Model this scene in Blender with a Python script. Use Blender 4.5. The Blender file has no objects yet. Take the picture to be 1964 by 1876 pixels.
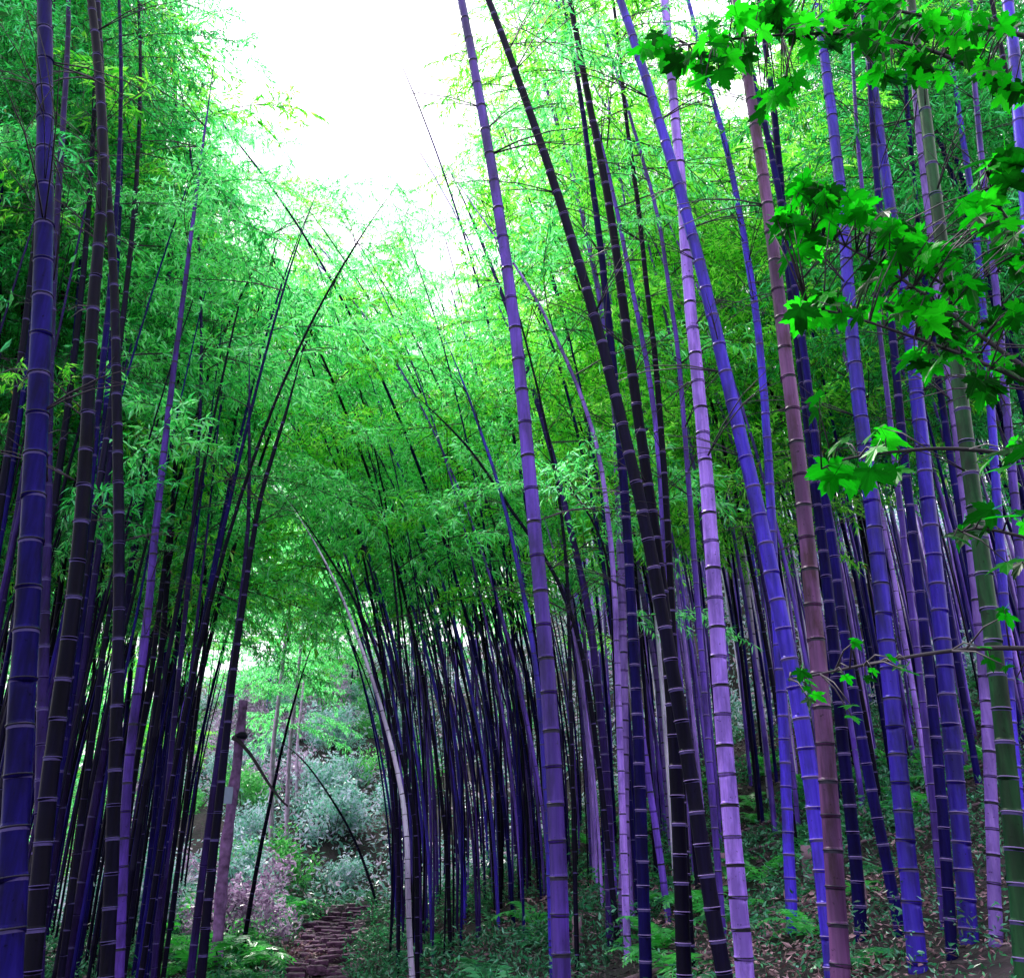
import bpy, bmesh, math, random
import numpy as np
from mathutils import Vector, Matrix, Quaternion

R = math.radians
rng = random.Random(7)
nr = np.random.RandomState(11)
SC = bpy.context.scene
COL = SC.collection

# ------------------------------------------------------------------ camera, sky, sun, exposure
PITCH = R(23.0)
CAM = Vector((0.0, 0.0, 1.6))
F = 1800.0                      # focal length in units of a 1964 x 1876 picture
cd = bpy.data.cameras.new('camera')
cam = bpy.data.objects.new('camera', cd)
COL.objects.link(cam)
cam.location = CAM
cam.rotation_euler = (R(90) + PITCH, 0, 0)
cd.sensor_width = 36.0
cd.lens = 36.0 * F / 1964.0
cd.clip_start = 0.05
cd.clip_end = 2000
SC.camera = cam

SUN_EL, SUN_AZ = R(56), R(-34)      # azimuth from +Y, towards +X
world = bpy.data.worlds.new('World')
SC.world = world
world.use_nodes = True
wn, wl = world.node_tree.nodes, world.node_tree.links
for n in list(wn):
    wn.remove(n)
wo = wn.new('ShaderNodeOutputWorld')
bg = wn.new('ShaderNodeBackground')
bg.inputs['Strength'].default_value = 0.065
sky = wn.new('ShaderNodeTexSky')
sky.sky_type = 'NISHITA'
sky.sun_disc = False
sky.sun_elevation = SUN_EL
sky.sun_rotation = SUN_AZ
mx = wn.new('ShaderNodeMix'); mx.data_type = 'RGBA'
mx.inputs['Factor'].default_value = 0.88
wl.new(sky.outputs[0], mx.inputs[6])
mx.inputs[7].default_value = (10.6, 10.0, 11.0, 1)      # white overcast
wl.new(mx.outputs[2], bg.inputs['Color'])
wl.new(bg.outputs[0], wo.inputs['Surface'])

sl = bpy.data.lights.new('sun', 'SUN')
sl.energy = 1.5
sl.angle = R(12)
sl.color = (1.0, 0.96, 0.9)
sun = bpy.data.objects.new('sun', sl)
COL.objects.link(sun)
sd = Vector((math.sin(SUN_AZ) * math.cos(SUN_EL), math.cos(SUN_AZ) * math.cos(SUN_EL), math.sin(SUN_EL)))
sun.rotation_euler = sd.to_track_quat('Z', 'Y').to_euler()
sun.location = sd * 60

SC.view_settings.view_transform = 'Standard'
SC.view_settings.look = 'None'
SC.view_settings.exposure = 2.05
SC.view_settings.gamma = 1.0
SC.view_settings.use_curve_mapping = False
SC.render.engine = 'CYCLES'
SC.cycles.max_bounces = 6
SC.cycles.diffuse_bounces = 1
SC.cycles.glossy_bounces = 2
SC.cycles.transmission_bounces = 4
SC.cycles.use_denoising = True

# ------------------------------------------------------------------ picture <-> place
CP, SP = math.cos(PITCH), math.sin(PITCH)
def ray(px, py):
    u, v = (px - 982) / F, (938 - py) / F
    return Vector((u, CP - v * SP, SP + v * CP))
def at(px, py, Y):
    d = ray(px, py)
    return CAM + d * (Y / d.y)
def proj(p):
    q = p - CAM
    zc = q.y * CP + q.z * SP
    if zc <= 0.01:
        return (-9999, -9999, 0)
    return (982 + F * q.x / zc, 938 - F * (q.z * CP - q.y * SP) / zc, zc)
def sstep(a, b, x):
    t = min(1.0, max(0.0, (x - a) / (b - a)))
    return t * t * (3 - 2 * t)
def path_x(y):
    if y < 16: return -0.19 * y
    x = -3.04 - 0.146 * (y - 16)
    if y > 20: x += 0.075 * (y - 20) ** 2
    return x
def path_z(y):
    if y < 15: return 0.02 * y
    return 0.30 + 0.098 * min(y - 15, 11)
def ground(x, y, bumps=True):
    yy = min(max(y, -10), 26)
    xp = path_x(min(yy, 22)); zp = path_z(max(yy, 0))
    d = x - xp
    z = zp
    if d > 0.8:
        e = min(d - 0.8, 16)
        z += 0.36 * e - 0.008 * max(0, e - 6) ** 2
        z += 0.17 * min(max(0, y - 17), 18) * sstep(3.5, 9, d)
    elif d < -0.8:
        e = -d - 0.8
        z += 0.10 * min(e, 2) - 0.22 * max(0, min(e - 3.0, 20))
    if y > 24.5:
        k = sstep(-0.48, -0.36, x / max(y, 1))
        f = y - 24.5
        z += k * (0.47 * min(f, 26) * sstep(0, 4, f))
    if bumps and abs(d) > 0.75:
        z += 0.07 * math.sin(1.7 * x + 0.6 * y) * math.sin(1.1 * y - 0.7 * x) + 0.035 * math.sin(4.1 * x + 1.3) * math.sin(3.7 * y)
    return z
def hit(px, py):
    d = ray(px, py)
    Y = 2.0
    while Y < 80:
        p = CAM + d * (Y / d.y)
        if p.z <= ground(p.x, p.y):
            return p
        Y += 0.05
    return CAM + d * (40 / d.y)

# ------------------------------------------------------------------ materials
def newmat(name):
    m = bpy.data.materials.new(name)
    m.use_nodes = True
    nt = m.node_tree
    for n in list(nt.nodes): nt.nodes.remove(n)
    out = nt.nodes.new('ShaderNodeOutputMaterial')
    return m, nt, out
def ramp(nt, stops, interp='LINEAR'):
    r = nt.nodes.new('ShaderNodeValToRGB')
    r.color_ramp.interpolation = interp
    el = r.color_ramp.elements
    while len(el) < len(stops): el.new(0.5)
    for e, (p, c) in zip(el, stops):
        e.position = p; e.color = (*c, 1)
    return r
def culm_mat(name, c1, c2, c3, rough=0.38, blotch=0.8, spec=0.16):
    """lengthwise fibres between c1 and c2, weathered patches of c3"""
    m, nt, out = newmat(name)
    N, L = nt.nodes, nt.links
    tc = N.new('ShaderNodeTexCoord')
    oi = N.new('ShaderNodeObjectInfo')
    mp = N.new('ShaderNodeMapping'); mp.inputs['Scale'].default_value = (55, 55, 1.6)
    ad = N.new('ShaderNodeVectorMath'); ad.operation = 'ADD'
    L.new(tc.outputs['Object'], ad.inputs[0]); L.new(oi.outputs['Random'], ad.inputs[1])
    L.new(ad.outputs[0], mp.inputs['Vector'])
    n1 = N.new('ShaderNodeTexNoise'); n1.inputs['Scale'].default_value = 1.0; n1.inputs['Detail'].default_value = 4
    L.new(mp.outputs[0], n1.inputs['Vector'])
    r1 = ramp(nt, [(0.3, c1), (0.7, c2)])
    L.new(n1.outputs[0], r1.inputs[0])
    mp2 = N.new('ShaderNodeMapping'); mp2.inputs['Scale'].default_value = (9, 9, 2.2)
    L.new(ad.outputs[0], mp2.inputs['Vector'])
    n2 = N.new('ShaderNodeTexNoise'); n2.inputs['Scale'].default_value = 1.0; n2.inputs['Detail'].default_value = 6
    n2.inputs['Roughness'].default_value = 0.65
    L.new(mp2.outputs[0], n2.inputs['Vector'])
    r2 = ramp(nt, [(0.44, (0, 0, 0)), (0.62, (blotch, blotch, blotch))])
    L.new(n2.outputs[0], r2.inputs[0])
    mm = N.new('ShaderNodeMix'); mm.data_type = 'RGBA'
    L.new(r2.outputs[0], mm.inputs['Factor']); L.new(r1.outputs[0], mm.inputs[6]); mm.inputs[7].default_value = (*c3, 1)
    # small dark specks
    n3 = N.new('ShaderNodeTexNoise'); n3.inputs['Scale'].default_value = 38; n3.inputs['Detail'].default_value = 3
    L.new(ad.outputs[0], n3.inputs['Vector'])
    r3 = ramp(nt, [(0.66, (1, 1, 1)), (0.74, (0.35, 0.3, 0.35))])
    L.new(n3.outputs[0], r3.inputs[0])
    mu = N.new('ShaderNodeMix'); mu.data_type = 'RGBA'; mu.blend_type = 'MULTIPLY'; mu.inputs['Factor'].default_value = 1
    L.new(mm.outputs[2], mu.inputs[6]); L.new(r3.outputs[0], mu.inputs[7])
    mp4 = N.new('ShaderNodeMapping'); mp4.inputs['Scale'].default_value = (5, 5, 0.9)
    L.new(ad.outputs[0], mp4.inputs['Vector'])
    n4 = N.new('ShaderNodeTexNoise'); n4.inputs['Scale'].default_value = 1.0; n4.inputs['Detail'].default_value = 5
    L.new(mp4.outputs[0], n4.inputs['Vector'])
    r4 = ramp(nt, [(0.32, (0.42, 0.40, 0.45)), (0.52, (1, 1, 1)), (0.72, (1.25, 1.2, 1.15))])
    L.new(n4.outputs[0], r4.inputs[0])
    mu4 = N.new('ShaderNodeMix'); mu4.data_type = 'RGBA'; mu4.blend_type = 'MULTIPLY'; mu4.inputs['Factor'].default_value = 1
    L.new(mu.outputs[2], mu4.inputs[6]); L.new(r4.outputs[0], mu4.inputs[7])
    mu = mu4
    hv = N.new('ShaderNodeHueSaturation')
    vr = N.new('ShaderNodeMapRange'); vr.inputs['To Min'].default_value = 0.7; vr.inputs['To Max'].default_value = 1.3
    L.new(oi.outputs['Random'], vr.inputs['Value']); L.new(vr.outputs[0], hv.inputs['Value'])
    L.new(mu.outputs[2], hv.inputs['Color'])
    b = N.new('ShaderNodeBsdfPrincipled')
    b.inputs['Roughness'].default_value = rough
    b.inputs['Specular IOR Level'].default_value = spec
    L.new(hv.outputs[0], b.inputs['Base Color'])
    rr = N.new('ShaderNodeMapRange'); rr.inputs['To Min'].default_value = rough - 0.08; rr.inputs['To Max'].default_value = rough + 0.25
    L.new(n2.outputs[0], rr.inputs['Value']); L.new(rr.outputs[0], b.inputs['Roughness'])
    bp = N.new('ShaderNodeBump'); bp.inputs['Strength'].default_value = 0.25; bp.inputs['Distance'].default_value = 0.004
    L.new(n1.outputs[0], bp.inputs['Height']); L.new(bp.outputs[0], b.inputs['Normal'])
    L.new(b.outputs[0], out.inputs[0])
    return m
def plain_mat(name, c, rough=0.6, var=0.25, scale=12.0, bump=0.2):
    m, nt, out = newmat(name)
    N, L = nt.nodes, nt.links
    tc = N.new('ShaderNodeTexCoord')
    n1 = N.new('ShaderNodeTexNoise'); n1.inputs['Scale'].default_value = scale; n1.inputs['Detail'].default_value = 6
    L.new(tc.outputs['Object'], n1.inputs['Vector'])
    r1 = ramp(nt, [(0.3, tuple(x * (1 - var) for x in c)), (0.7, tuple(min(1, x * (1 + var)) for x in c))])
    L.new(n1.outputs[0], r1.inputs[0])
    b = N.new('ShaderNodeBsdfPrincipled')
    b.inputs['Roughness'].default_value = rough
    b.inputs['Specular IOR Level'].default_value = 0.3
    L.new(r1.outputs[0], b.inputs['Base Color'])
    bp = N.new('ShaderNodeBump'); bp.inputs['Strength'].default_value = bump; bp.inputs['Distance'].default_value = 0.01
    L.new(n1.outputs[0], bp.inputs['Height']); L.new(bp.outputs[0], b.inputs['Normal'])
    L.new(b.outputs[0], out.inputs[0])
    return m
def leaf_mat(name, stops, trans=0.5, tint=(1.0, 1.15, 0.6), rough=0.32, spec=0.9, objvar=0.25):
    """each leaf (mesh island) takes its own tone from the stops; light shines through"""
    m, nt, out = newmat(name)
    N, L = nt.nodes, nt.links
    g = N.new('ShaderNodeNewGeometry')
    oi = N.new('ShaderNodeObjectInfo')
    r = ramp(nt, stops)
    sh = N.new('ShaderNodeMath'); sh.operation = 'MULTIPLY_ADD'
    L.new(oi.outputs['Random'], sh.inputs[0]); sh.inputs[1].default_value = objvar
    L.new(g.outputs['Random Per Island'], sh.inputs[2])
    mo = N.new('ShaderNodeMath'); mo.operation = 'FRACT'
    L.new(sh.outputs[0], mo.inputs[0])
    L.new(mo.outputs[0], r.inputs[0])
    b = N.new('ShaderNodeBsdfPrincipled')
    b.inputs['Roughness'].default_value = rough
    b.inputs['Specular IOR Level'].default_value = spec
    L.new(r.outputs[0], b.inputs['Base Color'])
    t = N.new('ShaderNodeBsdfTranslucent')
    mu = N.new('ShaderNodeMix'); mu.data_type = 'RGBA'; mu.blend_type = 'MULTIPLY'; mu.inputs['Factor'].default_value = 1
    L.new(r.outputs[0], mu.inputs[6]); mu.inputs[7].default_value = (*[min(3, 1.7 * x) for x in tint], 1)
    L.new(mu.outputs[2], t.inputs['Color'])
    ms = N.new('ShaderNodeMixShader'); ms.inputs[0].default_value = trans
    L.new(b.outputs[0], ms.inputs[1]); L.new(t.outputs[0], ms.inputs[2])
    L.new(ms.outputs[0], out.inputs[0])
    return m

M = {}
M['violet'] = culm_mat('violet culm', (0.080, 0.030, 0.40), (0.15, 0.060, 0.58), (0.040, 0.018, 0.16), rough=0.34, spec=0.2)
M['lilac'] = culm_mat('lilac culm', (0.24, 0.12, 0.66), (0.40, 0.21, 0.84), (0.12, 0.06, 0.34), rough=0.34, spec=0.2)
M['blue'] = culm_mat('blue culm', (0.034, 0.014, 0.50), (0.075, 0.034, 0.72), (0.022, 0.013, 0.17), rough=0.34, spec=0.2)
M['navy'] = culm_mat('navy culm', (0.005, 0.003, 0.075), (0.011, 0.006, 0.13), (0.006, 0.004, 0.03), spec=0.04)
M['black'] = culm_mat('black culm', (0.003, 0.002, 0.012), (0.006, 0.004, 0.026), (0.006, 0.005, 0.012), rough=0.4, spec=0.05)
M['plum'] = culm_mat('plum culm', (0.016, 0.006, 0.085), (0.034, 0.013, 0.15), (0.014, 0.006, 0.04), spec=0.08)
M['russet'] = culm_mat('russet culm', (0.13, 0.045, 0.17), (0.22, 0.08, 0.27), (0.05, 0.018, 0.02), blotch=0.8)
M['green'] = culm_mat('green culm', (0.008, 0.055, 0.022), (0.018, 0.10, 0.035), (0.006, 0.014, 0.012))
M['knotted'] = culm_mat('knotted plum culm', (0.045, 0.018, 0.22), (0.085, 0.034, 0.32), (0.02, 0.009, 0.07), spec=0.1)
M['white'] = culm_mat('bleached culm', (0.62, 0.52, 0.86), (0.75, 0.66, 0.94), (0.5, 0.38, 0.7))
M['ring_dark'] = plain_mat('dark node', (0.010, 0.006, 0.03), 0.5)
M['ring_mid'] = plain_mat('bloom below node', (0.06, 0.04, 0.18), 0.7)
M['ring_pale'] = plain_mat('pale waxy node', (0.26, 0.17, 0.48), 0.7)
M['twig'] = plain_mat('twig', (0.05, 0.035, 0.06), 0.6)
M['leaf_deep'] = leaf_mat('deep green bamboo leaves', [(0.0, (0.16, 0.12, 0.05)), (0.03, (0.006, 0.10, 0.03)), (0.4, (0.02, 0.30, 0.06)), (0.75, (0.06, 0.52, 0.12)), (1.0, (0.14, 0.58, 0.38))], 0.55, (0.9, 1.1, 0.85))  # teal end stop and tint put cyan sky highlights into the leaves
M['leaf_mid'] = leaf_mat('green bamboo leaves', [(0.0, (0.30, 0.22, 0.10)), (0.03, (0.02, 0.22, 0.08)), (0.35, (0.08, 0.56, 0.16)), (0.7, (0.28, 0.80, 0.26)), (1.0, (0.46, 0.84, 0.70))], 0.62, (0.9, 1.1, 0.9))  # palest stop and tint paint sky glints as leaf colour
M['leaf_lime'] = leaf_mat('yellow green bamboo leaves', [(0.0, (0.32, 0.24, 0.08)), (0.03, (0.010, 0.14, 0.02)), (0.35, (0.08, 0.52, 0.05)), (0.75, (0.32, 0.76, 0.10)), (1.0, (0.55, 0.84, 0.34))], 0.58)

# ------------------------------------------------------------------ object helpers
def tag(o, label=None, cat=None, group=None, kind=None):
    if label: o['label'] = label
    if cat: o['category'] = cat
    if group: o['group'] = group
    if kind: o['kind'] = kind
    return o
def link(o, parent=None):
    COL.objects.link(o)
    if parent: o.parent = parent
    return o
def empty(name, loc, label=None, cat=None, group=None):
    o = bpy.data.objects.new(name, None)
    o.empty_display_size = 0.2
    o.location = loc
    link(o)
    return tag(o, label, cat, group)
def mesh_np(name, verts, faces, mats, fmat=None, smooth=True):
    me = bpy.data.meshes.new(name)
    if isinstance(verts, np.ndarray): verts = verts.tolist()
    if isinstance(faces, np.ndarray): faces = faces.tolist()
    me.from_pydata(verts, [], faces)
    for m in mats: me.materials.append(m)
    if fmat is not None: me.polygons.foreach_set('material_index', list(fmat))
    if smooth: me.polygons.foreach_set('use_smooth', [True] * len(me.polygons))
    me.update()
    return me
def obj(name, me, parent=None, loc=None, mat=None):
    o = bpy.data.objects.new(name, me)
    link(o, parent)
    if mat is not None: o.matrix_local = mat
    elif loc is not None: o.location = loc
    return o
def frames(pts):
    """tangent, side, up for each point of a polyline"""
    n = len(pts)
    T = []
    for i in range(n):
        a, b = pts[max(0, i - 1)], pts[min(n - 1, i + 1)]
        t = (b - a)
        T.append(t.normalized() if t.length > 1e-9 else Vector((0, 0, 1)))
    s = T[0].orthogonal().normalized()
    out = []
    for t in T:
        s = (s - t * s.dot(t))
        s = s.normalized() if s.length > 1e-6 else t.orthogonal().normalized()
        out.append((t, s, t.cross(s)))
    return out
def tube_data(pts, radii, sides=6, cap=True, v0=0):
    fr = frames(pts)
    V, Fc = [], []
    for p, r, (t, s, u) in zip(pts, radii, fr):
        for k in range(sides):
            a = 2 * math.pi * k / sides
            V.append(p + s * (r * math.cos(a)) + u * (r * math.sin(a)))
    for i in range(len(pts) - 1):
        for k in range(sides):
            a, b = v0 + i * sides + k, v0 + i * sides + (k + 1) % sides
            Fc.append((a, b, b + sides, a + sides))
    if cap:
        Fc.append(tuple(v0 + (len(pts) - 1) * sides + k for k in range(sides)))
        Fc.append(tuple(v0 + k for k in reversed(range(sides))))
    return V, Fc
def tube(name, pts, radii, mat, parent=None, sides=6):
    V, Fc = tube_data(pts, radii, sides)
    me = mesh_np(name, [tuple(v) for v in V], Fc, [mat])
    return obj(name, me, parent)
def resample(pts, step):
    """smooth a polyline and sample it at even arc length"""
    P = [np.array(p) for p in pts]
    Q = []
    n = len(P)
    for i in range(n - 1):
        p0, p1, p2, p3 = P[max(0, i - 1)], P[i], P[i + 1], P[min(n - 1, i + 2)]
        for k in range(12):
            t = k / 12
            Q.append(0.5 * ((2 * p1) + (-p0 + p2) * t + (2 * p0 - 5 * p1 + 4 * p2 - p3) * t * t + (-p0 + 3 * p1 - 3 * p2 + p3) * t ** 3))
    Q.append(P[-1])
    Q = np.array(Q)
    s = np.concatenate([[0], np.cumsum(np.linalg.norm(np.diff(Q, axis=0), axis=1))])
    m = max(4, int(s[-1] / step) + 1)
    tt = np.linspace(0, s[-1], m)
    S = np.stack([np.interp(tt, s, Q[:, j]) for j in range(3)], 1)
    w = max(1, int(0.35 / step))
    for _ in range(3):
        A = S.copy()
        for i in range(1, m - 1):
            k = min(w, i, m - 1 - i)
            A[i] = S[i - k:i + k + 1].mean(0)
        S = A
    return S, s[-1]
class Curve:
    def __init__(self, pts):
        self.S, _ = resample(pts, 0.1)
        d = np.linalg.norm(np.diff(self.S, axis=0), axis=1)
        self.s = np.concatenate([[0], np.cumsum(d)])
        self.len = self.s[-1]
    def p(self, t):
        return Vector([float(np.interp(t, self.s, self.S[:, j])) for j in range(3)])
    def t(self, t):
        a, b = self.p(max(0, t - 0.06)), self.p(min(self.len, t + 0.06))
        return (b - a).normalized()

# ------------------------------------------------------------------ leafy bamboo branches (shared meshes)
def spray_mesh(name, leafmat, seed, L=1.7, twigs=18, per=10, leaf=0.115):
    r = random.Random(seed)
    V, Fc, fm = [], [], []
    def add_tube(pts, r0, r1):
        rad = [r0 + (r1 - r0) * i / (len(pts) - 1) for i in range(len(pts))]
        v, f = tube_data(pts, rad, 3, cap=False, v0=len(V))
        V.extend(v); Fc.extend(f); fm.extend([1] * len(f))
    def add_leaf(p, d, up, ln):
        d = d.normalized()
        s = d.cross(up)
        s = s.normalized() if s.length > 1e-4 else d.orthogonal().normalized()
        n = s.cross(d)
        w = ln * r.uniform(0.075, 0.105)
        b = len(V)
        V.extend([p, p + d * (ln * 0.36) + s * w + n * (0.03 * ln), p + d * ln - n * (0.16 * ln), p + d * (ln * 0.36) - s * w + n * (0.03 * ln)])
        Fc.append((b, b + 1, b + 2, b + 3)); fm.append(0)
    main = []
    wig = r.uniform(-0.2, 0.2)
    for i in range(7):
        t = i / 6
        main.append(Vector((L * t, wig * t * t + 0.05 * math.sin(5 * t + seed), 0.42 * t - 0.75 * t * t)))
    add_tube(main, 0.009, 0.003)
    def mp(t):
        x = t * 6; i = min(5, int(x)); return main[i].lerp(main[i + 1], x - i)
    for k in range(twigs):
        t = 0.14 + 0.86 * (k + r.random() * 0.6) / twigs
        t = min(t, 1)
        p0 = mp(t)
        a = (1 if k % 2 else -1) * r.uniform(0.35, 1.1)
        el = r.uniform(-0.5, 0.55)
        d = Vector((math.cos(a), math.sin(a), el)).normalized()
        ln = L * r.uniform(0.20, 0.42) * (1.15 - 0.5 * t)
        tw = [p0 + d * (ln * q) + Vector((0, 0, -0.30 * ln * q * q)) for q in (0, 0.33, 0.66, 1)]
        add_tube(tw, 0.004, 0.0016)
        for q in range(per):
            f = (q + 1) / per
            x = f * 3; i = min(2, int(x)); pp = tw[i].lerp(tw[i + 1], x - i)
            td = (tw[min(3, i + 1)] - tw[i]).normalized()
            nl = 4 if q == per - 1 else r.choice((2, 3))
            for _ in range(nl):
                dd = td * r.uniform(0.2, 0.9) + Vector((r.uniform(-1, 1), r.uniform(-1, 1), r.uniform(-0.95, 0.35)))
                add_leaf(pp, dd, Vector((r.uniform(-.5, .5), r.uniform(-.5, .5), 1)), leaf * r.uniform(0.65, 1.2))
    return mesh_np(name, [tuple(v) for v in V], Fc, [leafmat, M['twig']], fm, smooth=False)
SPRAY = {k: [spray_mesh('leafy_branch_' + k, M['leaf_' + k], 100 * j + 7 * i) for i in range(6)] for j, k in enumerate(('deep', 'mid', 'lime'))}

def spray_matrix(p, az, tilt, sc, roll):
    return Matrix.Translation(p) @ Matrix.Rotation(az, 4, 'Z') @ Matrix.Rotation(tilt, 4, 'Y') @ Matrix.Rotation(roll, 4, 'X') @ Matrix.Scale(sc, 4)

# ------------------------------------------------------------------ bamboo
def node_positions(length, gap, r):
    s, out = 0.12, []
    while s < length - 0.05:
        out.append(s)
        q = s / length
        g = gap * (0.62 + 0.9 * q if q < 0.4 else 0.98 + 0.1 * math.sin(q * 9))
        s += max(0.08, g * r.uniform(0.93, 1.07))
    return out
def stalk_mesh(cv, dia, mat, band, sides, gap, r, taper=0.25):
    """jointed culm: straight internodes, a swollen lip at each node, a thin band of bloom under it"""
    ns = node_positions(cv.len, gap, r)
    def rad(s):
        q = s / cv.len
        return dia / 2 * (1 - (1 - taper) * q ** 1.5) * (1 if q < 0.85 else max(0.15, 1 - (q - 0.85) / 0.15 * 0.8))
    ss, rr, bandrow = [0.0], [rad(0)], []
    for s in ns:
        e = min(0.0055, dia * 0.06)
        for off, k in ((-9 * e, 0.975), (-3.2 * e, 0.985), (-e, 1.0), (0, 1.05), (e, 1.01), (3.2 * e, 0.985), (9 * e, 0.975)):
            if ss[-1] < s + off < cv.len:
                ss.append(s + off); rr.append(rad(s + off) * k)
                if off == -e: bandrow.append(len(ss) - 2)
    ss.append(cv.len); rr.append(rad(cv.len) * 0.5)
    pts = []
    for s in ss:
        k = sum(1 for q in ns if q <= s)
        w = dia * 0.014
        pts.append(cv.p(s) + Vector((w * math.sin(2.4 * k + dia * 900), w * math.cos(3.1 * k), 0)))
    V, Fc = tube_data(pts, rr, sides)
    bs = set(bandrow)
    fm = []
    for i in range(len(pts) - 1):
        fm.extend([1 if i in bs else 0] * sides)
    fm += [0, 0]
    return [tuple(v) for v in V], Fc, fm, ns, rad
def ring_mesh(name, mat, n=14):
    V, Fc = [], []
    prof = [(0.99, -1.0), (1.06, -0.55), (1.085, 0.0), (1.055, 0.6), (0.99, 1.0)]
    for pr, z in prof:
        for k in range(n):
            a = 2 * math.pi * k / n
            V.append((pr * math.cos(a), pr * math.sin(a), z))
    for i in range(len(prof) - 1):
        for k in range(n):
            a, b = i * n + k, i * n + (k + 1) % n
            Fc.append((a, b, b + n, a + n))
    return mesh_np(name, V, Fc, [mat])
RING = {'m': ring_mesh('node_ring_plum', M['ring_mid']), 'd': ring_mesh('node_ring_dark', M['ring_dark']), 'p': ring_mesh('node_ring_pale', M['ring_pale'])}

def bare_twig(seed):
    r = random.Random(seed)
    V, Fc = [], []
    for k in range(2):
        L = r.uniform(0.5, 1.1)
        a = r.uniform(-0.35, 0.35)
        d = Vector((math.cos(a), math.sin(a), r.uniform(0.4, 0.9)))
        P = [d * (L * q) + Vector((0, 0, -0.35 * L * q * q)) for q in (0, .3, .6, 1)]
        v, f = tube_data(P, [0.006, 0.005, 0.004, 0.002], 4, v0=len(V)); V += [tuple(x) for x in v]; Fc += f
        for q in (1, 2):
            e = Vector((d.x * 0.5 + r.uniform(-.6, .6), d.y + r.uniform(-.8, .8), r.uniform(-.2, .7))).normalized()
            Q = [P[q], P[q] + e * (L * 0.28), P[q] + e * (L * 0.5) + Vector((0, 0, -.06 * L))]
            v, f = tube_data(Q, [0.003, 0.0025, 0.0015], 3, v0=len(V)); V += [tuple(x) for x in v]; Fc += f
    return mesh_np('twig', V, Fc, [M['twig']])
TWIG = [bare_twig(i) for i in range(4)]
def extend_up(pts, H, droop, r):
    """carry a traced culm on above its last point, bending over"""
    out = list(pts)
    top = out[-1]
    t = (out[-1] - out[-2]).normalized()
    base = out[0]
    side = Vector((t.x, t.y, 0))
    side = side.normalized() if side.length > 0.02 else Vector((-1, 0, 0))
    while out[-1].z - base.z < H and len(out) < 60:
        t = (t + side * droop * 0.5 + Vector((0, 0, -droop * 0.3))).normalized()
        if t.z < 0.15: break
        out.append(out[-1] + t * 0.8)
    return out
def canopy(p, r):
    """how thickly the leaves grow here: the canopy is open over the path and thins out around that gap"""
    px, py, zc = proj(p)
    if zc <= 0.5: return True
    if py < -150: return r.random() < 0.45
    cx = 640 - 0.1 * (py - 100)
    e = math.hypot((px - cx) / 300, max(0, py - 20) / 225)
    keep = max(sstep(0.9, 1.25, abs(px - cx) / 280), sstep(0.8, 1.6, e))
    if 430 < px < 950 and py < 1000: keep *= 0.38 + 0.3 * sstep(450, 950, py)
    if px < 520 and py > 1180 and zc < 24: keep *= 0.25          # bare stems low in the clump
    if px > 700: keep *= 1 - 0.75 * sstep(960 if px > 880 else 1060, 1300, py)
    if 430 < px < 1050 and py > 250 and zc < 13: return False    # the open lane over the path
    if px <= 430 and zc < 10.5: keep *= 0.08
    if zc < 27: keep *= 1 - 0.88 * sstep(1240, 1360, py)
    return r.random() < keep
def leaves_on(root, base, cv, kind, n, s0, r, sc=1.0, along=1.0):
    for i in range(n):
        q = s0 + (1 - s0) * ((i + r.random()) / n) ** 0.9
        p = cv.p(q * cv.len) - base
        if not canopy(p + base, r): continue
        az = (i * 2.4 + r.uniform(-0.5, 0.5))
        s = sc * r.uniform(0.75, 1.25) * (1.12 - 0.45 * max(0, q - 0.55) / 0.45)
        o = obj('leafy_branch', r.choice(SPRAY[kind]), root, mat=spray_matrix(p, az, r.uniform(-0.55, 0.15), s, r.uniform(-0.6, 0.6)))
def bamboo(label, mat, pts, dia, ring=None, H=None, droop=0.05, leaf='mid', nleaf=12, s0=0.55, gap=0.27, sides=14, group='bamboo culms', seed=0, lsc=1.0):
    r = random.Random(seed)
    base = pts[0].copy()
    if H: pts = extend_up(pts, H, droop, r)
    cv = Curve([tuple(p - base) for p in pts])
    root = empty('bamboo', base, label, 'bamboo', group)
    V, Fc, fm, ns, rad = stalk_mesh(cv, dia, M[mat], None, sides, gap, r)
    me = mesh_np('stalk', V, Fc, [M[mat], M['ring_mid' if mat in ('black', 'navy', 'blue', 'plum', 'green') else 'ring_dark']], fm)
    obj('stalk', me, root)
    if ring:
        for s in ns:
            k_ = ns.index(s) + 0.5
            p = cv.p(s) + Vector((dia * 0.014 * math.sin(2.4 * k_ + dia * 900), dia * 0.014 * math.cos(3.1 * k_), 0)) * 0.7
            px, py, zc = proj(p + base)
            if py < -80 or py > 2100: continue
            rr = rad(s)
            h = max(0.003, rr * 0.075)
            mt = Matrix.Translation(p) @ cv.t(s).to_track_quat('Z', 'Y').to_matrix().to_4x4() @ Matrix.Diagonal((rr * 1.02, rr * 1.02, h, 1))
            obj('node_ring', RING[ring], root, mat=mt)
    for i, s in enumerate(ns):
        q = proj(cv.p(s) + base)
        if s > 0.22 * cv.len and -60 < q[1] < 1250 and r.random() < 0.30:
            obj('twig', r.choice(TWIG), root, mat=Matrix.Translation(cv.p(s)) @ Matrix.Rotation(r.uniform(0, 6.28), 4, 'Z') @ Matrix.Scale(r.uniform(0.6, 1.2), 4))
    if nleaf:
        if pts[0].y < 8.5: lsc *= 0.62
        cw = Curve([tuple(p) for p in pts])
        leaves_on(root, base, cw, leaf, nleaf, s0, r, lsc)
    return root

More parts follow.
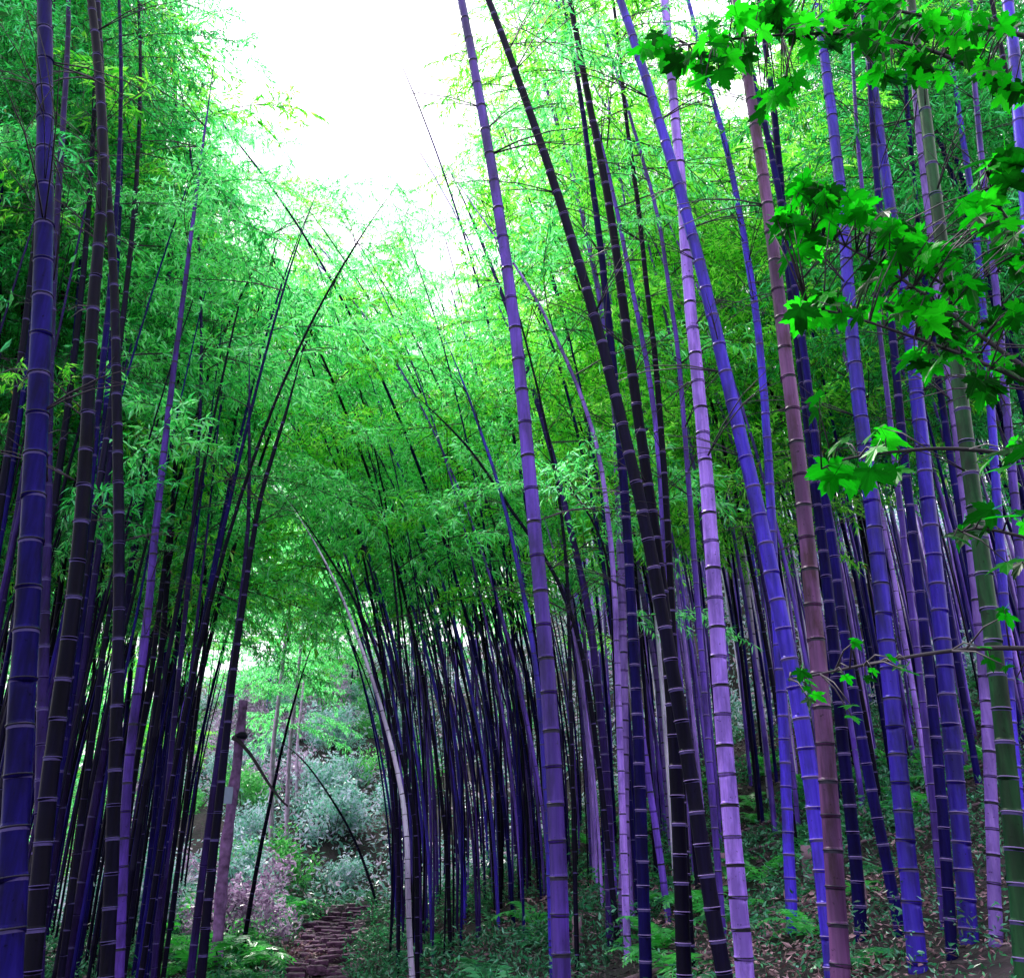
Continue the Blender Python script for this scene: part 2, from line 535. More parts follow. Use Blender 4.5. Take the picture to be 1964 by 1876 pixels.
def to_ground(pts, Y):
    """carry the lowest traced point down to the ground"""
    p, q = pts[0], pts[1]
    t = (p - q).normalized()
    if t.z > -0.5: t = Vector((t.x, t.y, -0.8)).normalized()
    t.x *= 0.7
    g = p.copy()
    k = 0
    while g.z > ground(g.x, g.y) - 0.05 and k < 400:
        g = g + t * 0.03; k += 1
    out = [g]
    if (p - g).length > 0.6: out.append(g.lerp(p, 0.5))
    return out + pts
SEED = [100]
def traced(label, mat, trace, w, ref=0, dia=0.10, base=False, **kw):
    """trace: picture points from bottom to top of one culm; w: its width there at point ref; the culm stands in the upright plane y = Y"""
    SEED[0] += 1
    kw.setdefault('seed', SEED[0])
    px, py = trace[ref]
    v = (938 - py) / F
    if base:
        Y = hit(*trace[0]).y
        zc = Y / (CP - v * SP)
        dia = w * zc / F
    else:
        Y = F * dia / w * (CP - v * SP)
    pts = [at(x, y, Y) for x, y in trace]
    pts = to_ground(pts, Y)
    return bamboo(label, mat, pts, dia, **kw)

BR = 'tall bamboos on the bank beside the path'
BL = 'dark bamboos in the clump beside the path'
# --- big culms on the bank
traced('purple bamboo with dark rings standing free in the middle of the grove', 'violet',
       [(1077, 1876), (1072, 1654), (1062, 1471), (1050, 1277), (1041, 1182), (1023, 989), (1005, 794), (988, 625), (969, 490), (955, 390), (937, 283), (920, 190), (902, 90), (885, 0)], 37, ring='d', H=13, group=BR, nleaf=10, leaf='mid')
traced('black bamboo with pale rings leaning farthest over the path towards the sky gap', 'black',
       [(1390, 1876), (1379, 1834), (1360, 1714), (1340, 1584), (1318, 1434), (1290, 1290), (1262, 1130), (1238, 1005), (1218, 914), (1195, 822), (1175, 734), (1150, 642), (1126, 555), (1098, 467), (1073, 382), (1043, 292), (1013, 207), (975, 100), (937, 0)], 32, ring='p', H=13, group=BR, nleaf=8)
traced('black bamboo crossing behind the leaning black one, thicker of two at the top', 'black',
       [(1312, 1876), (1305, 1650), (1295, 1450), (1283, 1250), (1265, 1092), (1245, 945), (1218, 758), (1200, 625), (1180, 467), (1158, 333), (1130, 200), (1093, 0)], 30, ring='p', H=13, group=BR, nleaf=8)
traced('navy bamboo turning blue below, running beside the black pair', 'navy',
       [(1239, 1876), (1236, 1777), (1232, 1650), (1228, 1510), (1222, 1364), (1215, 1250), (1205, 1042), (1198, 952), (1191, 865), (1175, 690), (1168, 625), (1155, 500), (1142, 397), (1127, 287), (1116, 200), (1081, 0)], 25, ring='p', H=13, group=BR, nleaf=8)
traced('bright blue bamboo crossing in front of the lilac one near the top', 'blue',
       [(1600, 1876), (1590, 1760), (1575, 1640), (1559, 1517), (1547, 1417), (1525, 1310), (1502, 1212), (1481, 1102), (1457, 988), (1428, 868), (1398, 745), (1371, 625), (1340, 497), (1304, 363), (1266, 240), (1225, 107), (1190, 0)], 37, ring='p', dia=0.115, H=13, group=BR, nleaf=8)
traced('thick pale lilac bamboo with dark rings, brightest of the large culms', 'lilac',
       [(1430, 1876), (1426, 1830), (1412, 1680), (1396, 1507), (1382, 1324), (1371, 1135), (1356, 928), (1339, 728), (1327, 625), (1317, 510), (1308, 370), (1298, 257), (1289, 167), (1275, 0)], 37, ring='d', dia=0.12, H=14, group=BR, nleaf=9, leaf='lime')
traced('russet pink bamboo with dark rings fading to brown near its foot', 'russet',
       [(1612, 1876), (1609, 1784), (1602, 1684), (1588, 1484), (1580, 1387), (1570, 1281), (1560, 1172), (1550, 1058), (1540, 945), (1526, 825), (1509, 705), (1496, 583), (1481, 463), (1465, 340), (1444, 217), (1433, 140), (1412, 0)], 39, ring='d', dia=0.105, H=13, group=BR, nleaf=9, leaf='lime')
traced('thick violet blue bamboo rising behind the drooping maple leaves', 'blue',
       [(1762, 1876), (1752, 1761), (1737, 1621), (1724, 1460), (1714, 1374), (1696, 1192), (1687, 1098), (1675, 998), (1664, 902), (1651, 798), (1639, 699), (1629, 600), (1624, 493), (1610, 347), (1601, 267), (1587, 153), (1566, 0)], 38, ring='d', dia=0.12, H=14, group=BR, nleaf=9, leaf='lime')
traced('thick indigo bamboo with pale lips standing between the maple twigs', 'blue',
       [(1865, 1876), (1851, 1694), (1836, 1524), (1817, 1341), (1803, 1158), (1791, 1068), (1779, 965), (1770, 858), (1758, 758), (1747, 652), (1735, 560), (1720, 470), (1700, 350), (1683, 230), (1670, 120), (1652, 0)], 37, ring='p', dia=0.12, H=14, group=BR, nleaf=9, leaf='lime')
traced('green bamboo, the only green culm, at the edge of the picture', 'green',
       [(1966, 1876), (1957, 1744), (1943, 1584), (1935, 1494), (1924, 1400), (1918, 1300), (1897, 1192), (1886, 1082), (1868, 960), (1853, 848), (1839, 735), (1826, 620), (1806, 470), (1785, 300), (1765, 140), (1745, 0)], 40, ring='p', dia=0.105, H=13, group=BR, nleaf=8, leaf='lime')
# --- medium culms with their feet in view
traced('pale lilac slender bamboo beside the green culm', 'lilac',
       [(1910, 1815), (1908, 1747), (1904, 1620), (1901, 1517), (1899, 1457), (1896, 1400), (1891, 1340), (1885, 1250), (1868, 1092), (1840, 860), (1815, 680), (1790, 480), (1765, 280)], 26, base=True, ring='d', H=13, gap=0.24, group=BR, nleaf=14, leaf='lime')
traced('bright bluish lilac bamboo rising straight from the ferns', 'lilac',
       [(1195, 1812), (1196, 1684), (1198, 1584), (1197, 1471), (1197, 1350), (1195, 1250), (1192, 1058), (1183, 825), (1173, 725), (1155, 600), (1130, 470)], 21, base=True, ring='d', H=14, gap=0.25, group=BR, nleaf=14, leaf='lime')
traced('dark plum bamboo with ringed joints left of the bright straight one', 'plum',
       [(1172, 1812), (1168, 1677), (1166, 1534), (1160, 1444), (1145, 1310), (1138, 1225), (1120, 1125), (1091, 1002), (1068, 908), (1056, 858), (1031, 775), (1012, 710)], 19, base=True, ring='p', H=10.5, gap=0.25, group=BR, nleaf=14)
traced('slender violet bamboo splaying away at its foot by the ferns', 'violet',
       [(1283, 1768), (1280, 1750), (1263, 1617), (1246, 1517), (1234, 1430), (1222, 1300), (1212, 1150), (1200, 980), (1185, 820)], 14, base=True, ring='d', H=12, group=BR, nleaf=12)
traced('thin pinkish lilac bamboo half hidden by the black pair', 'lilac',
       [(1290, 1640), (1283, 1560), (1276, 1450), (1267, 1350), (1252, 1250), (1224, 1092), (1200, 960), (1170, 830)], 13, base=True, ring='d', H=12, group=BR, nleaf=12)
traced('slender bleached white bamboo between the lilac and the bright blue culms', 'white',
       [(1482, 1560), (1478, 1540), (1469, 1434), (1459, 1341), (1447, 1250), (1424, 1058), (1405, 925), (1393, 858), (1375, 738), (1355, 620)], 13, base=True, ring='d', H=12, group=BR, nleaf=10, leaf='lime')
traced('straight blue bamboo passing behind the bright blue leaning one', 'blue',
       [(1520, 1785), (1518, 1750), (1511, 1600), (1507, 1484), (1502, 1377), (1497, 1300), (1487, 1150), (1478, 962), (1472, 842), (1462, 718), (1454, 625), (1443, 550), (1411, 367), (1381, 233), (1359, 167), (1320, 0)], 23, base=True, ring='p', H=13, group=BR, nleaf=10, leaf='lime')
traced('navy bamboo with pale rings just behind the russet culm', 'navy',
       [(1652, 1805), (1648, 1717), (1642, 1644), (1631, 1544), (1615, 1434), (1611, 1374), (1601, 1250), (1585, 1115), (1579, 1045), (1557, 875), (1534, 675), (1509, 500), (1496, 333), (1483, 200), (1467, 83), (1455, 0)], 26, base=True, ring='p', H=14, group=BR, nleaf=10, leaf='lime')
traced('navy bamboo leaning hard, its foot beside the thick violet blue culm', 'navy',
       [(1727, 1792), (1722, 1767), (1710, 1684), (1686, 1584), (1671, 1527), (1652, 1417), (1645, 1364), (1622, 1250), (1606, 1115), (1600, 1045), (1567, 875), (1545, 700), (1520, 520)], 23, base=True, ring='p', H=13, group=BR, nleaf=10, leaf='lime')
traced('short pale pink broken bamboo slanting through the grove', 'white',
       [(1790, 1420), (1775, 1340), (1743, 1210), (1722, 1125), (1704, 1060), (1692, 1012)], 10, base=True, ring=None, group=BR, nleaf=0)
traced('thin lilac bamboo left of a darker twin, behind the indigo culm', 'violet',
       [(1812, 1785), (1809, 1750), (1794, 1604), (1783, 1467), (1772, 1360), (1750, 1178), (1736, 1055), (1721, 925), (1708, 812), (1694, 692), (1675, 540), (1655, 380)], 15, base=True, ring='p', H=13, group=BR, nleaf=12, leaf='lime')
traced('navy bamboo twin close beside a thin lilac one, behind the indigo culm', 'navy',
       [(1826, 1840), (1824, 1817), (1819, 1717), (1813, 1600), (1801, 1477), (1794, 1410), (1789, 1344), (1762, 1115), (1741, 942), (1723, 762), (1715, 675), (1700, 520), (1680, 330)], 23, base=True, ring='p', H=13, group=BR, nleaf=12, leaf='lime')
traced('blue bamboo at the top corner behind the dark maple branch', 'blue',
       [(2000, 900), (1985, 600), (1970, 400), (1955, 250), (1945, 80), (1932, 0)], 27, ref=4, dia=0.09, ring='p', H=13, group=BR, nleaf=10, leaf='deep')
traced('blue bamboo behind the green culm, seen through maple leaves', 'blue',
       [(1955, 1560), (1940, 1400), (1925, 1150), (1908, 900), (1895, 700), (1880, 540), (1868, 400), (1850, 290), (1822, 100), (1808, 0)], 21, dia=0.09, ring='p', H=14, group=BR, nleaf=10, leaf='deep')
traced('violet bamboo cut by the picture edge behind the green culm', 'violet',
       [(1985, 1500), (1972, 1300), (1950, 1000), (1930, 780), (1915, 600), (1890, 380), (1868, 150)], 20, dia=0.08, ring='d', H=14, group=BR, nleaf=12, leaf='deep')
traced('dark bamboo crossing the picture corner behind the top maple branch', 'black',
       [(1995, 520), (1975, 380), (1955, 260), (1930, 140), (1905, 20)], 15, dia=0.06, ring='p', H=12, group=BR, nleaf=12, leaf='deep')
# --- slender culms behind the big ones
traced('thin black bamboo rising behind the blue leaning culm at the picture top', 'black',
       [(1290, 1200), (1278, 958), (1265, 792), (1255, 650), (1248, 625), (1235, 500), (1221, 367), (1201, 233), (1181, 33), (1176, 0)], 15, dia=0.07, ring='p', H=14, group=BR, nleaf=12, leaf='lime')
traced('thin lilac ringed bamboo next to the lilac trunk-thick one', 'violet',
       [(1330, 1050), (1315, 850), (1305, 725), (1298, 630), (1288, 600), (1271, 460), (1255, 383), (1228, 293), (1205, 210)], 12, dia=0.06, ring='p', H=14, group=BR, nleaf=14, leaf='lime')
traced('violet bamboo seen between two black culms', 'violet',
       [(1276, 1120), (1272, 1025), (1268, 925), (1255, 785), (1228, 625), (1221, 600), (1201, 493), (1178, 380)], 14, dia=0.07, ring='d', H=13, group=BR, nleaf=14, leaf='lime')
traced('lilac bamboo bending left out of the brush behind the purple culm', 'lilac',
       [(1190, 1450), (1185, 1300), (1180, 1150), (1171, 1025), (1161, 958), (1155, 892), (1138, 825), (1115, 758), (1088, 692), (1055, 625), (1018, 553), (983, 503), (940, 440), (890, 370), (850, 310)], 14, dia=0.075, ring='p', group=BR, nleaf=12, s0=0.6)
traced('black bamboo arching low towards the purple culm', 'black',
       [(1180, 1300), (1170, 1100), (1158, 1018), (1121, 975), (1081, 918), (1055, 878), (1025, 848), (985, 815)], 9, dia=0.05, group=BR, nleaf=8, sides=8)
traced('straight black bamboo just right of the purple culm', 'black',
       [(1096, 1400), (1091, 1192), (1088, 1092), (1078, 992), (1068, 925), (1050, 830), (1030, 740)], 9, dia=0.05, H=9.5, group=BR, nleaf=12, sides=8)
traced('long black bamboo arching far over the path beneath the sky gap', 'black',
       [(1150, 1480), (1118, 1250), (1095, 1175), (1055, 1075), (1015, 1032), (988, 985), (955, 948), (938, 908), (898, 855), (855, 812), (805, 765), (755, 722)], 12, dia=0.07, group=BR, nleaf=10, s0=0.55, sides=10)
traced('blue bamboo that darkens upward, left of the purple culm', 'blue',
       [(1052, 1600), (1050, 1550), (1038, 1384), (1025, 1250), (1008, 1158), (991, 1075), (981, 1025), (965, 958), (945, 892), (918, 818), (891, 738), (868, 682), (841, 625)], 14, dia=0.075, ring='d', group=BR, nleaf=14, s0=0.6)
traced('thin black stem standing up inside the central green foliage', 'black',
       [(772, 1330), (770, 1300), (758, 1119), (751, 1075), (735, 975), (715, 892), (696, 832), (680, 770)], 8, dia=0.055, group=BR, nleaf=14, s0=0.4, sides=8)
traced('pale arching bamboo at the outer edge of the fan beside the path', 'white',
       [(785, 1800), (783, 1784), (781, 1584), (768, 1500), (748, 1417), (725, 1334), (696, 1250), (655, 1139), (617, 1065), (580, 998), (548, 955)], 12, dia=0.07, group=BR, nleaf=10, s0=0.62, sides=8)
traced('black bamboo arching above the pale one at the edge of the fan', 'black',
       [(800, 1830), (795, 1550), (758, 1417), (740, 1300), (700, 1190), (655, 1105), (577, 989), (530, 932)], 10, dia=0.06, group=BR, nleaf=10, s0=0.6, sides=8)
traced('thin dark bamboo bowed low across the pale hillside', 'black',
       [(725, 1745), (721, 1724), (688, 1627), (655, 1562), (617, 1504), (583, 1457), (547, 1427), (520, 1412)], 6, base=True, group=BR, nleaf=4, s0=0.8, sides=8, lsc=0.6)
# --- clump at the other side of the path
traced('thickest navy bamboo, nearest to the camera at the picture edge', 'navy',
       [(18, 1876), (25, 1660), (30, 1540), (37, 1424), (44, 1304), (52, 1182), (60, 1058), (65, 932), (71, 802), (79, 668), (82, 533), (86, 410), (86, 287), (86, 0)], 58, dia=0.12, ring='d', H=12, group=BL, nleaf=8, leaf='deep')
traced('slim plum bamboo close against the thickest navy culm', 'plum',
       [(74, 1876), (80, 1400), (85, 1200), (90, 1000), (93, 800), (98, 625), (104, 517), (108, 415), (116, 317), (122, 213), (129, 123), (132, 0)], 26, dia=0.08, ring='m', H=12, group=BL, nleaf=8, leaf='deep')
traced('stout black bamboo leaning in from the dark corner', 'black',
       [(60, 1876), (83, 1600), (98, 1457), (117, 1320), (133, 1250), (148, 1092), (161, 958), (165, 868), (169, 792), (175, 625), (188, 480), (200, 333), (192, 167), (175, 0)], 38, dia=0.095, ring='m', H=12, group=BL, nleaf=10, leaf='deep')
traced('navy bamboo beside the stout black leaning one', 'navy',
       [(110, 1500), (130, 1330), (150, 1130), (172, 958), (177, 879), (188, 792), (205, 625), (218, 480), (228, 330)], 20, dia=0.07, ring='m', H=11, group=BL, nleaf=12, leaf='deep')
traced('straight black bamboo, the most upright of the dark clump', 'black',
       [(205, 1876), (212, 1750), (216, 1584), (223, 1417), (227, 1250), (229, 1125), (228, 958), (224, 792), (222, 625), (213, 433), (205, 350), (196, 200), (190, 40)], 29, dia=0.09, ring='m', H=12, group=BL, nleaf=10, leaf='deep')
traced('plum purple bamboo with dark knots reaching up into the pale gap', 'knotted',
       [(228, 1876), (238, 1584), (248, 1450), (258, 1350), (277, 1250), (287, 1149), (293, 1065), (300, 992), (311, 905), (318, 825), (330, 738), (340, 652), (345, 625), (360, 503), (368, 440), (382, 330), (396, 230), (412, 110)], 22, dia=0.085, ring='d', group=BL, nleaf=10, leaf='mid', s0=0.6)
traced('slender black bamboo slanting out of the clump towards the sky gap', 'black',
       [(225, 1876), (237, 1650), (253, 1517), (275, 1384), (297, 1250), (309, 1125), (321, 1048), (340, 925), (370, 825), (410, 682), (437, 625), (484, 520), (515, 463), (545, 400)], 14, dia=0.07, ring='m', group=BL, nleaf=10, s0=0.65)
traced('black bamboo crossing behind the most upright one of the clump', 'black',
       [(140, 1700), (165, 1500), (185, 1350), (205, 1200), (225, 1080), (240, 1025), (262, 958), (303, 808), (330, 700)], 15, dia=0.07, group=BL, nleaf=12, leaf='deep', sides=10)
traced('tall black bamboo at the path side of the clump, forking view with a twin', 'black',
       [(385, 1876), (400, 1717), (415, 1584), (427, 1484), (440, 1350), (453, 1250), (470, 1125), (487, 1025), (502, 925), (530, 858), (567, 725), (590, 640)], 20, dia=0.085, ring='m', group=BL, nleaf=12, s0=0.65)
traced('black twin bamboo left of the tall one at the path side', 'plum',
       [(365, 1876), (385, 1700), (405, 1550), (425, 1400), (450, 1250), (468, 1100), (478, 1000), (478, 910), (478, 780), (478, 650)], 17, dia=0.075, group=BL, nleaf=12, s0=0.65, sides=10)
traced('thin plum bamboo rising between the purple and the path side twins', 'plum',
       [(295, 1876), (312, 1617), (325, 1484), (337, 1350), (348, 1250), (360, 1125), (372, 992), (380, 880)], 13, dia=0.06, H=12, group=BL, nleaf=12, sides=8)
traced('thin black bamboo leaning alone over the pale opening by the path', 'black',
       [(462, 1842), (466, 1817), (495, 1650), (523, 1517), (553, 1384), (593, 1250), (612, 1205)], 10, base=True, group=BL, nleaf=3, s0=0.92, sides=8, lsc=0.6)

# ------------------------------------------------------------------ thickets: many alike thin culms, each its own thing
def lib_culm(kind_mat, H, lean, seed, dia, bend=2.3):
    """a free standing culm (base at origin) leaning along +X, top bending over"""
    r = random.Random(seed)
    pts = []
    n = 10
    for i in range(n + 1):
        q = i / n
        pts.append(Vector((lean * q ** bend * H + 0.03 * math.sin(3 * q + seed), 0.02 * H * math.sin(4 * q + seed) * q, H * (q - 0.10 * abs(lean) * q ** 4 * 3))))
    cv = Curve([tuple(p) for p in pts])
    V, Fc, fm, ns, rad = stalk_mesh(cv, dia, M[kind_mat], None, 7, 0.34, r)
    me = mesh_np('stalk', V, Fc, [M[kind_mat], M['ring_mid' if kind_mat in ('black', 'navy', 'plum', 'blue') else 'ring_dark']], fm)
    return me, cv
LIB = {}
def filler(label, group, mat, x, y, az, H, lean, dia, leaf, nleaf, s0, seed, lsc=1.0):
    r = random.Random(seed)
    key = (mat, round(lean * 10), seed % 3, dia)
    if key not in LIB:
        LIB[key] = lib_culm(mat, 13.0, round(lean * 10) / 10, 31 * (seed % 3) + len(LIB), dia, 1.75 if dia < 0.055 else 2.3)
    me, cv = LIB[key]
    if H > 13 and x < 0: az = math.pi + 0.5 * math.sin(az)
    for _ in range(14):                       # no bare tips in the open sky over the path
        tip = Vector((x, y, ground(x, y))) + Matrix.Rotation(az, 4, 'Z') @ (cv.p(cv.len) * (H / 13.0))
        px, py, zc = proj(tip)
        if zc > 0 and 370 < px < 1000 and x < 0.03 * y and py < 270 - 0.15 * abs(px - 620): H *= 0.93
    k = H / 13.0
    root = empty('bamboo', (x, y, ground(x, y) - 0.05), label, 'bamboo', group)
    rot = Matrix.Rotation(az, 4, 'Z')
    obj('stalk', me, root, mat=rot @ Matrix.Scale(k, 4))
    for i in range(nleaf):
        q = s0 + (1 - s0) * ((i + r.random()) / nleaf) ** 0.9
        p = rot @ (cv.p(q * cv.len) * k)
        az_ = i * 2.4 + r.uniform(-0.5, 0.5)
        if not canopy(root.location + p + Vector((math.cos(az_), math.sin(az_), 0)) * 0.9, r): continue
        s = lsc * r.uniform(0.75, 1.25) * (1.1 - 0.4 * max(0, q - 0.6) / 0.4)
        obj('leafy_branch', r.choice(SPRAY['lime' if leaf == 'mid' and r.random() < 0.3 else leaf]), root, mat=spray_matrix(p, az_, r.uniform(-0.55, 0.2), s, r.uniform(-0.6, 0.6)))
    return root
def scatter(n, region, test, mind, seed):
    r = random.Random(seed)
    out = []
    k = 0
    while len(out) < n and k < 20000:
        k += 1
        x, y = r.uniform(region[0], region[1]), r.uniform(region[2], region[3])
        if not test(x, y): continue
        if any((x - a) ** 2 + (y - b) ** 2 < mind * mind for a, b in out): continue
        out.append((x, y))
    return out

# fan of thin stems beside the path
COLOUR = {'black': 'black', 'navy': 'navy', 'plum': 'plum', 'blue': 'blue', 'violet': 'violet', 'lilac': 'pale lilac', 'white': 'whitish', 'green': 'green'}
def where(x, y, cuts):
    px = proj(Vector((x, y, ground(x, y))))[0]
    for c, t in cuts:
        if px < c: return t
    return cuts[-1][1]
r = random.Random(5)
fan = scatter(68, (-4, 3.6, 13, 23), lambda x, y: -0.118 * y + 0.05 < x < 0.10 * y - 0.6, 0.32, 3)
for i, (x, y) in enumerate(fan):
    m = r.choice(('black', 'black', 'navy', 'navy', 'plum', 'blue', 'blue', 'violet', 'violet'))
    filler('thin %s bamboo stem in the dense fan, %s' % (COLOUR[m], where(x, y, [(850, 'at its edge beside the steps'), (940, 'in its crowded middle'), (9999, 'near the big purple bamboo')])), 'thin stems of the fan bending over the path', m, x, y, math.pi + r.uniform(-0.7, 0.7), r.uniform(12, 18), r.choice((0.2, 0.3, 0.4, 0.5)), r.choice((0.038, 0.046, 0.052)), 'mid', 20, r.uniform(0.28, 0.52), 500 + i)
# bank thicket behind the large culms
bank = scatter(92, (1, 18, 11, 30), lambda x, y: x > 0.10 * y - 0.4 and x < 0.62 * y + 0.5, 0.7, 4)
for i, (x, y) in enumerate(bank):
    m = r.choice(('violet', 'lilac', 'blue', 'navy', 'plum', 'black', 'lilac', 'violet', 'white'))
    filler('slender %s bamboo in the bank thicket, %s' % (COLOUR[m], where(x, y, [(1250, 'just past the big purple bamboo'), (1450, 'behind the thick lilac bamboo'), (1650, 'behind the russet bamboo'), (1840, 'behind the thick indigo bamboo'), (9999, 'behind the green bamboo')])), 'slender bamboos in the thicket on the bank', m, x, y, math.pi + r.uniform(-0.9, 0.9), r.uniform(11, 16), r.choice((0.1, 0.2, 0.2, 0.3)), 0.07, 'lime' if r.random() < (0.85 if x < 0.36 * y else 0.3) else ('mid' if x < 0.36 * y else 'deep'), 30 if y < 17 else 18, 0.34 if y < 17 else 0.45, 700 + i)
# dark clump
dark = scatter(70, (-11, -1.5, 7.5, 19), lambda x, y: x < -0.315 * y - 0.15 and x > -0.60 * y - 0.5, 0.42, 6)
for i, (x, y) in enumerate(dark):
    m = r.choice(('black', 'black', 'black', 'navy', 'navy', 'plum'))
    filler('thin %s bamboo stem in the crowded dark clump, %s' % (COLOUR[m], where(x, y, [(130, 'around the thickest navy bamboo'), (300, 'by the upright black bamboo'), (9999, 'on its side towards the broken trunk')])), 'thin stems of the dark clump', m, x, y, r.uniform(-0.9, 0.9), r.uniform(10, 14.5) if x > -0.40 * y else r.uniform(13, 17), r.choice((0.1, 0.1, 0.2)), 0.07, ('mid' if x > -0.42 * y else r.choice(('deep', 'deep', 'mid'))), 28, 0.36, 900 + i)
# tall ones darkening the two upper corners
for i, (x, y) in enumerate(scatter(12, (-8.5, -4.2, 8, 12), lambda x, y: x < -0.40 * y, 0.6, 33)):
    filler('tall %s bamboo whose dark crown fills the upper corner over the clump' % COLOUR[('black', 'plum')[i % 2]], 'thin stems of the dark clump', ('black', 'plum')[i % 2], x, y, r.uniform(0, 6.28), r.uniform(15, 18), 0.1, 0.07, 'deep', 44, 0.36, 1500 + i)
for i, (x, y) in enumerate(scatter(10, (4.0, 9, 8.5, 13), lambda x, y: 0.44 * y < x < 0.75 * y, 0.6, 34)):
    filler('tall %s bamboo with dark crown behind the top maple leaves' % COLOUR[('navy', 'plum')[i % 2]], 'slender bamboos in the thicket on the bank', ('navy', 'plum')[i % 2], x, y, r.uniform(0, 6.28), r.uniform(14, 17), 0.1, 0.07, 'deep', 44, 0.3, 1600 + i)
# bamboos on the far hillside closing the view
far = scatter(36, (-22, 12, 29, 48), lambda x, y: x > -0.50 * y and x < 0.2 * y and not (-0.33 * y < x < -0.13 * y and y < 37), 1.4, 8)
for i, (x, y) in enumerate(far):
    m = r.choice(('plum', 'violet', 'black'))
    filler('tall %s bamboo with feathery crown on the far hillside, %s' % (COLOUR[m], where(x, y, [(450, 'beyond the dark clump'), (760, 'beyond the path end'), (1000, 'beyond the fan'), (9999, 'beyond the large culms')])), 'bamboos on the far hillside', m, x, y, r.uniform(0, 6.28), r.uniform(15, 21) if not -0.33 * y < x < -0.13 * y else r.uniform(9, 14), r.choice((0.1, 0.2)), 0.09, 'mid', 34, 0.14, 1100 + i, 1.5)

# ------------------------------------------------------------------ ground
def ground_mesh():
    xs = np.concatenate([np.linspace(-260, -20, 14), np.linspace(-18, 22, 150), np.linspace(24, 260, 14)])
    ys = np.concatenate([np.linspace(-120, -6, 10), np.linspace(-4, 52, 200), np.linspace(56, 300, 12)])
    V = []
    for y in ys:
        for x in xs:
            z = ground(x, y)
            d = x - path_x(min(max(y, -10), 24.5))
            if abs(d) < 0.75 and 14.5 < y < 25.5: z -= 0.12
            V.append((x, y, z))
    nx = len(xs)
    Fc = [(j * nx + i, j * nx + i + 1, (j + 1) * nx + i + 1, (j + 1) * nx + i) for j in range(len(ys) - 1) for i in range(nx - 1)]
    return V, Fc
def soil_mat():
    m, nt, out = newmat('leaf litter soil')
    N, L = nt.nodes, nt.links
    tc = N.new('ShaderNodeTexCoord')
    n1 = N.new('ShaderNodeTexNoise'); n1.inputs['Scale'].default_value = 0.8; n1.inputs['Detail'].default_value = 8
    n2 = N.new('ShaderNodeTexNoise'); n2.inputs['Scale'].default_value = 14; n2.inputs['Detail'].default_value = 6
    L.new(tc.outputs['Object'], n1.inputs[0]); L.new(tc.outputs['Object'], n2.inputs[0])
    r1 = ramp(nt, [(0.35, (0.008, 0.006, 0.010)), (0.55, (0.018, 0.011, 0.018)), (0.7, (0.045, 0.026, 0.04))])
    r2 = ramp(nt, [(0.3, (0.4, 0.4, 0.4)), (0.7, (1.5, 1.4, 1.5))])
    L.new(n1.outputs[0], r1.inputs[0]); L.new(n2.outputs[0], r2.inputs[0])
    mu = N.new('ShaderNodeMix'); mu.data_type = 'RGBA'; mu.blend_type = 'MULTIPLY'; mu.inputs['Factor'].default_value = 1
    L.new(r1.outputs[0], mu.inputs[6]); L.new(r2.outputs[0], mu.inputs[7])
    b = N.new('ShaderNodeBsdfPrincipled'); b.inputs['Roughness'].default_value = 0.9
    L.new(mu.outputs[2], b.inputs['Base Color'])
    bp = N.new('ShaderNodeBump'); bp.inputs['Strength'].default_value = 0.6; bp.inputs['Distance'].default_value = 0.05
    L.new(n2.outputs[0], bp.inputs['Height']); L.new(bp.outputs[0], b.inputs['Normal'])
    L.new(b.outputs[0], out.inputs[0])
    return m
V, Fc = ground_mesh()
g = obj('ground', mesh_np('ground', V, Fc, [soil_mat()]))
tag(g, kind='structure')

# ------------------------------------------------------------------ path of low stone steps
M['stone'] = plain_mat('step stone', (0.12, 0.05, 0.12), 0.8, 0.85, 3, 0.7)
M['kerb'] = plain_mat('pale edge stone', (0.30, 0.20, 0.27), 0.85, 0.4, 9, 0.5)
M['path_soil'] = plain_mat('trodden path soil', (0.03, 0.014, 0.024), 0.9, 0.5, 6, 0.5)
def stone_mesh(name, seed, mat, j=0.10):
    r = random.Random(seed)
    bm = bmesh.new()
    bmesh.ops.create_cube(bm, size=1)
    bmesh.ops.bevel(bm, geom=bm.edges[:], offset=0.13, segments=1, affect='EDGES')
    for v in bm.verts:
        v.co += Vector((r.uniform(-j, j), r.uniform(-j, j), r.uniform(-j, j) * 0.8))
    me = bpy.data.meshes.new(name)
    bm.to_mesh(me); bm.free()
    me.materials.append(mat)
    return me
STONE = [stone_mesh('step_stone', 40 + i, M['stone']) for i in range(5)]
KERB = [stone_mesh('edge_stone', 60 + i, M['kerb'], 0.16) for i in range(4)]
def path_strip():
    V, Fc = [], []
    ys = np.linspace(2, 25.5, 90)
    for y in ys:
        x, z = path_x(y), path_z(y)
        for k in (-0.7, -0.35, 0, 0.35, 0.7):
            V.append((x + k, y, z - 0.03 + 0.02 * math.sin(9 * y + 5 * k)))
    for j in range(len(ys) - 1):
        for i in range(4):
            a = j * 5 + i
            Fc.append((a, a + 1, a + 6, a + 5))
    return mesh_np('path', V, Fc, [M['path_soil']])
path = obj('path', path_strip())
tag(path, kind='structure')
r = random.Random(21)
rows = 29
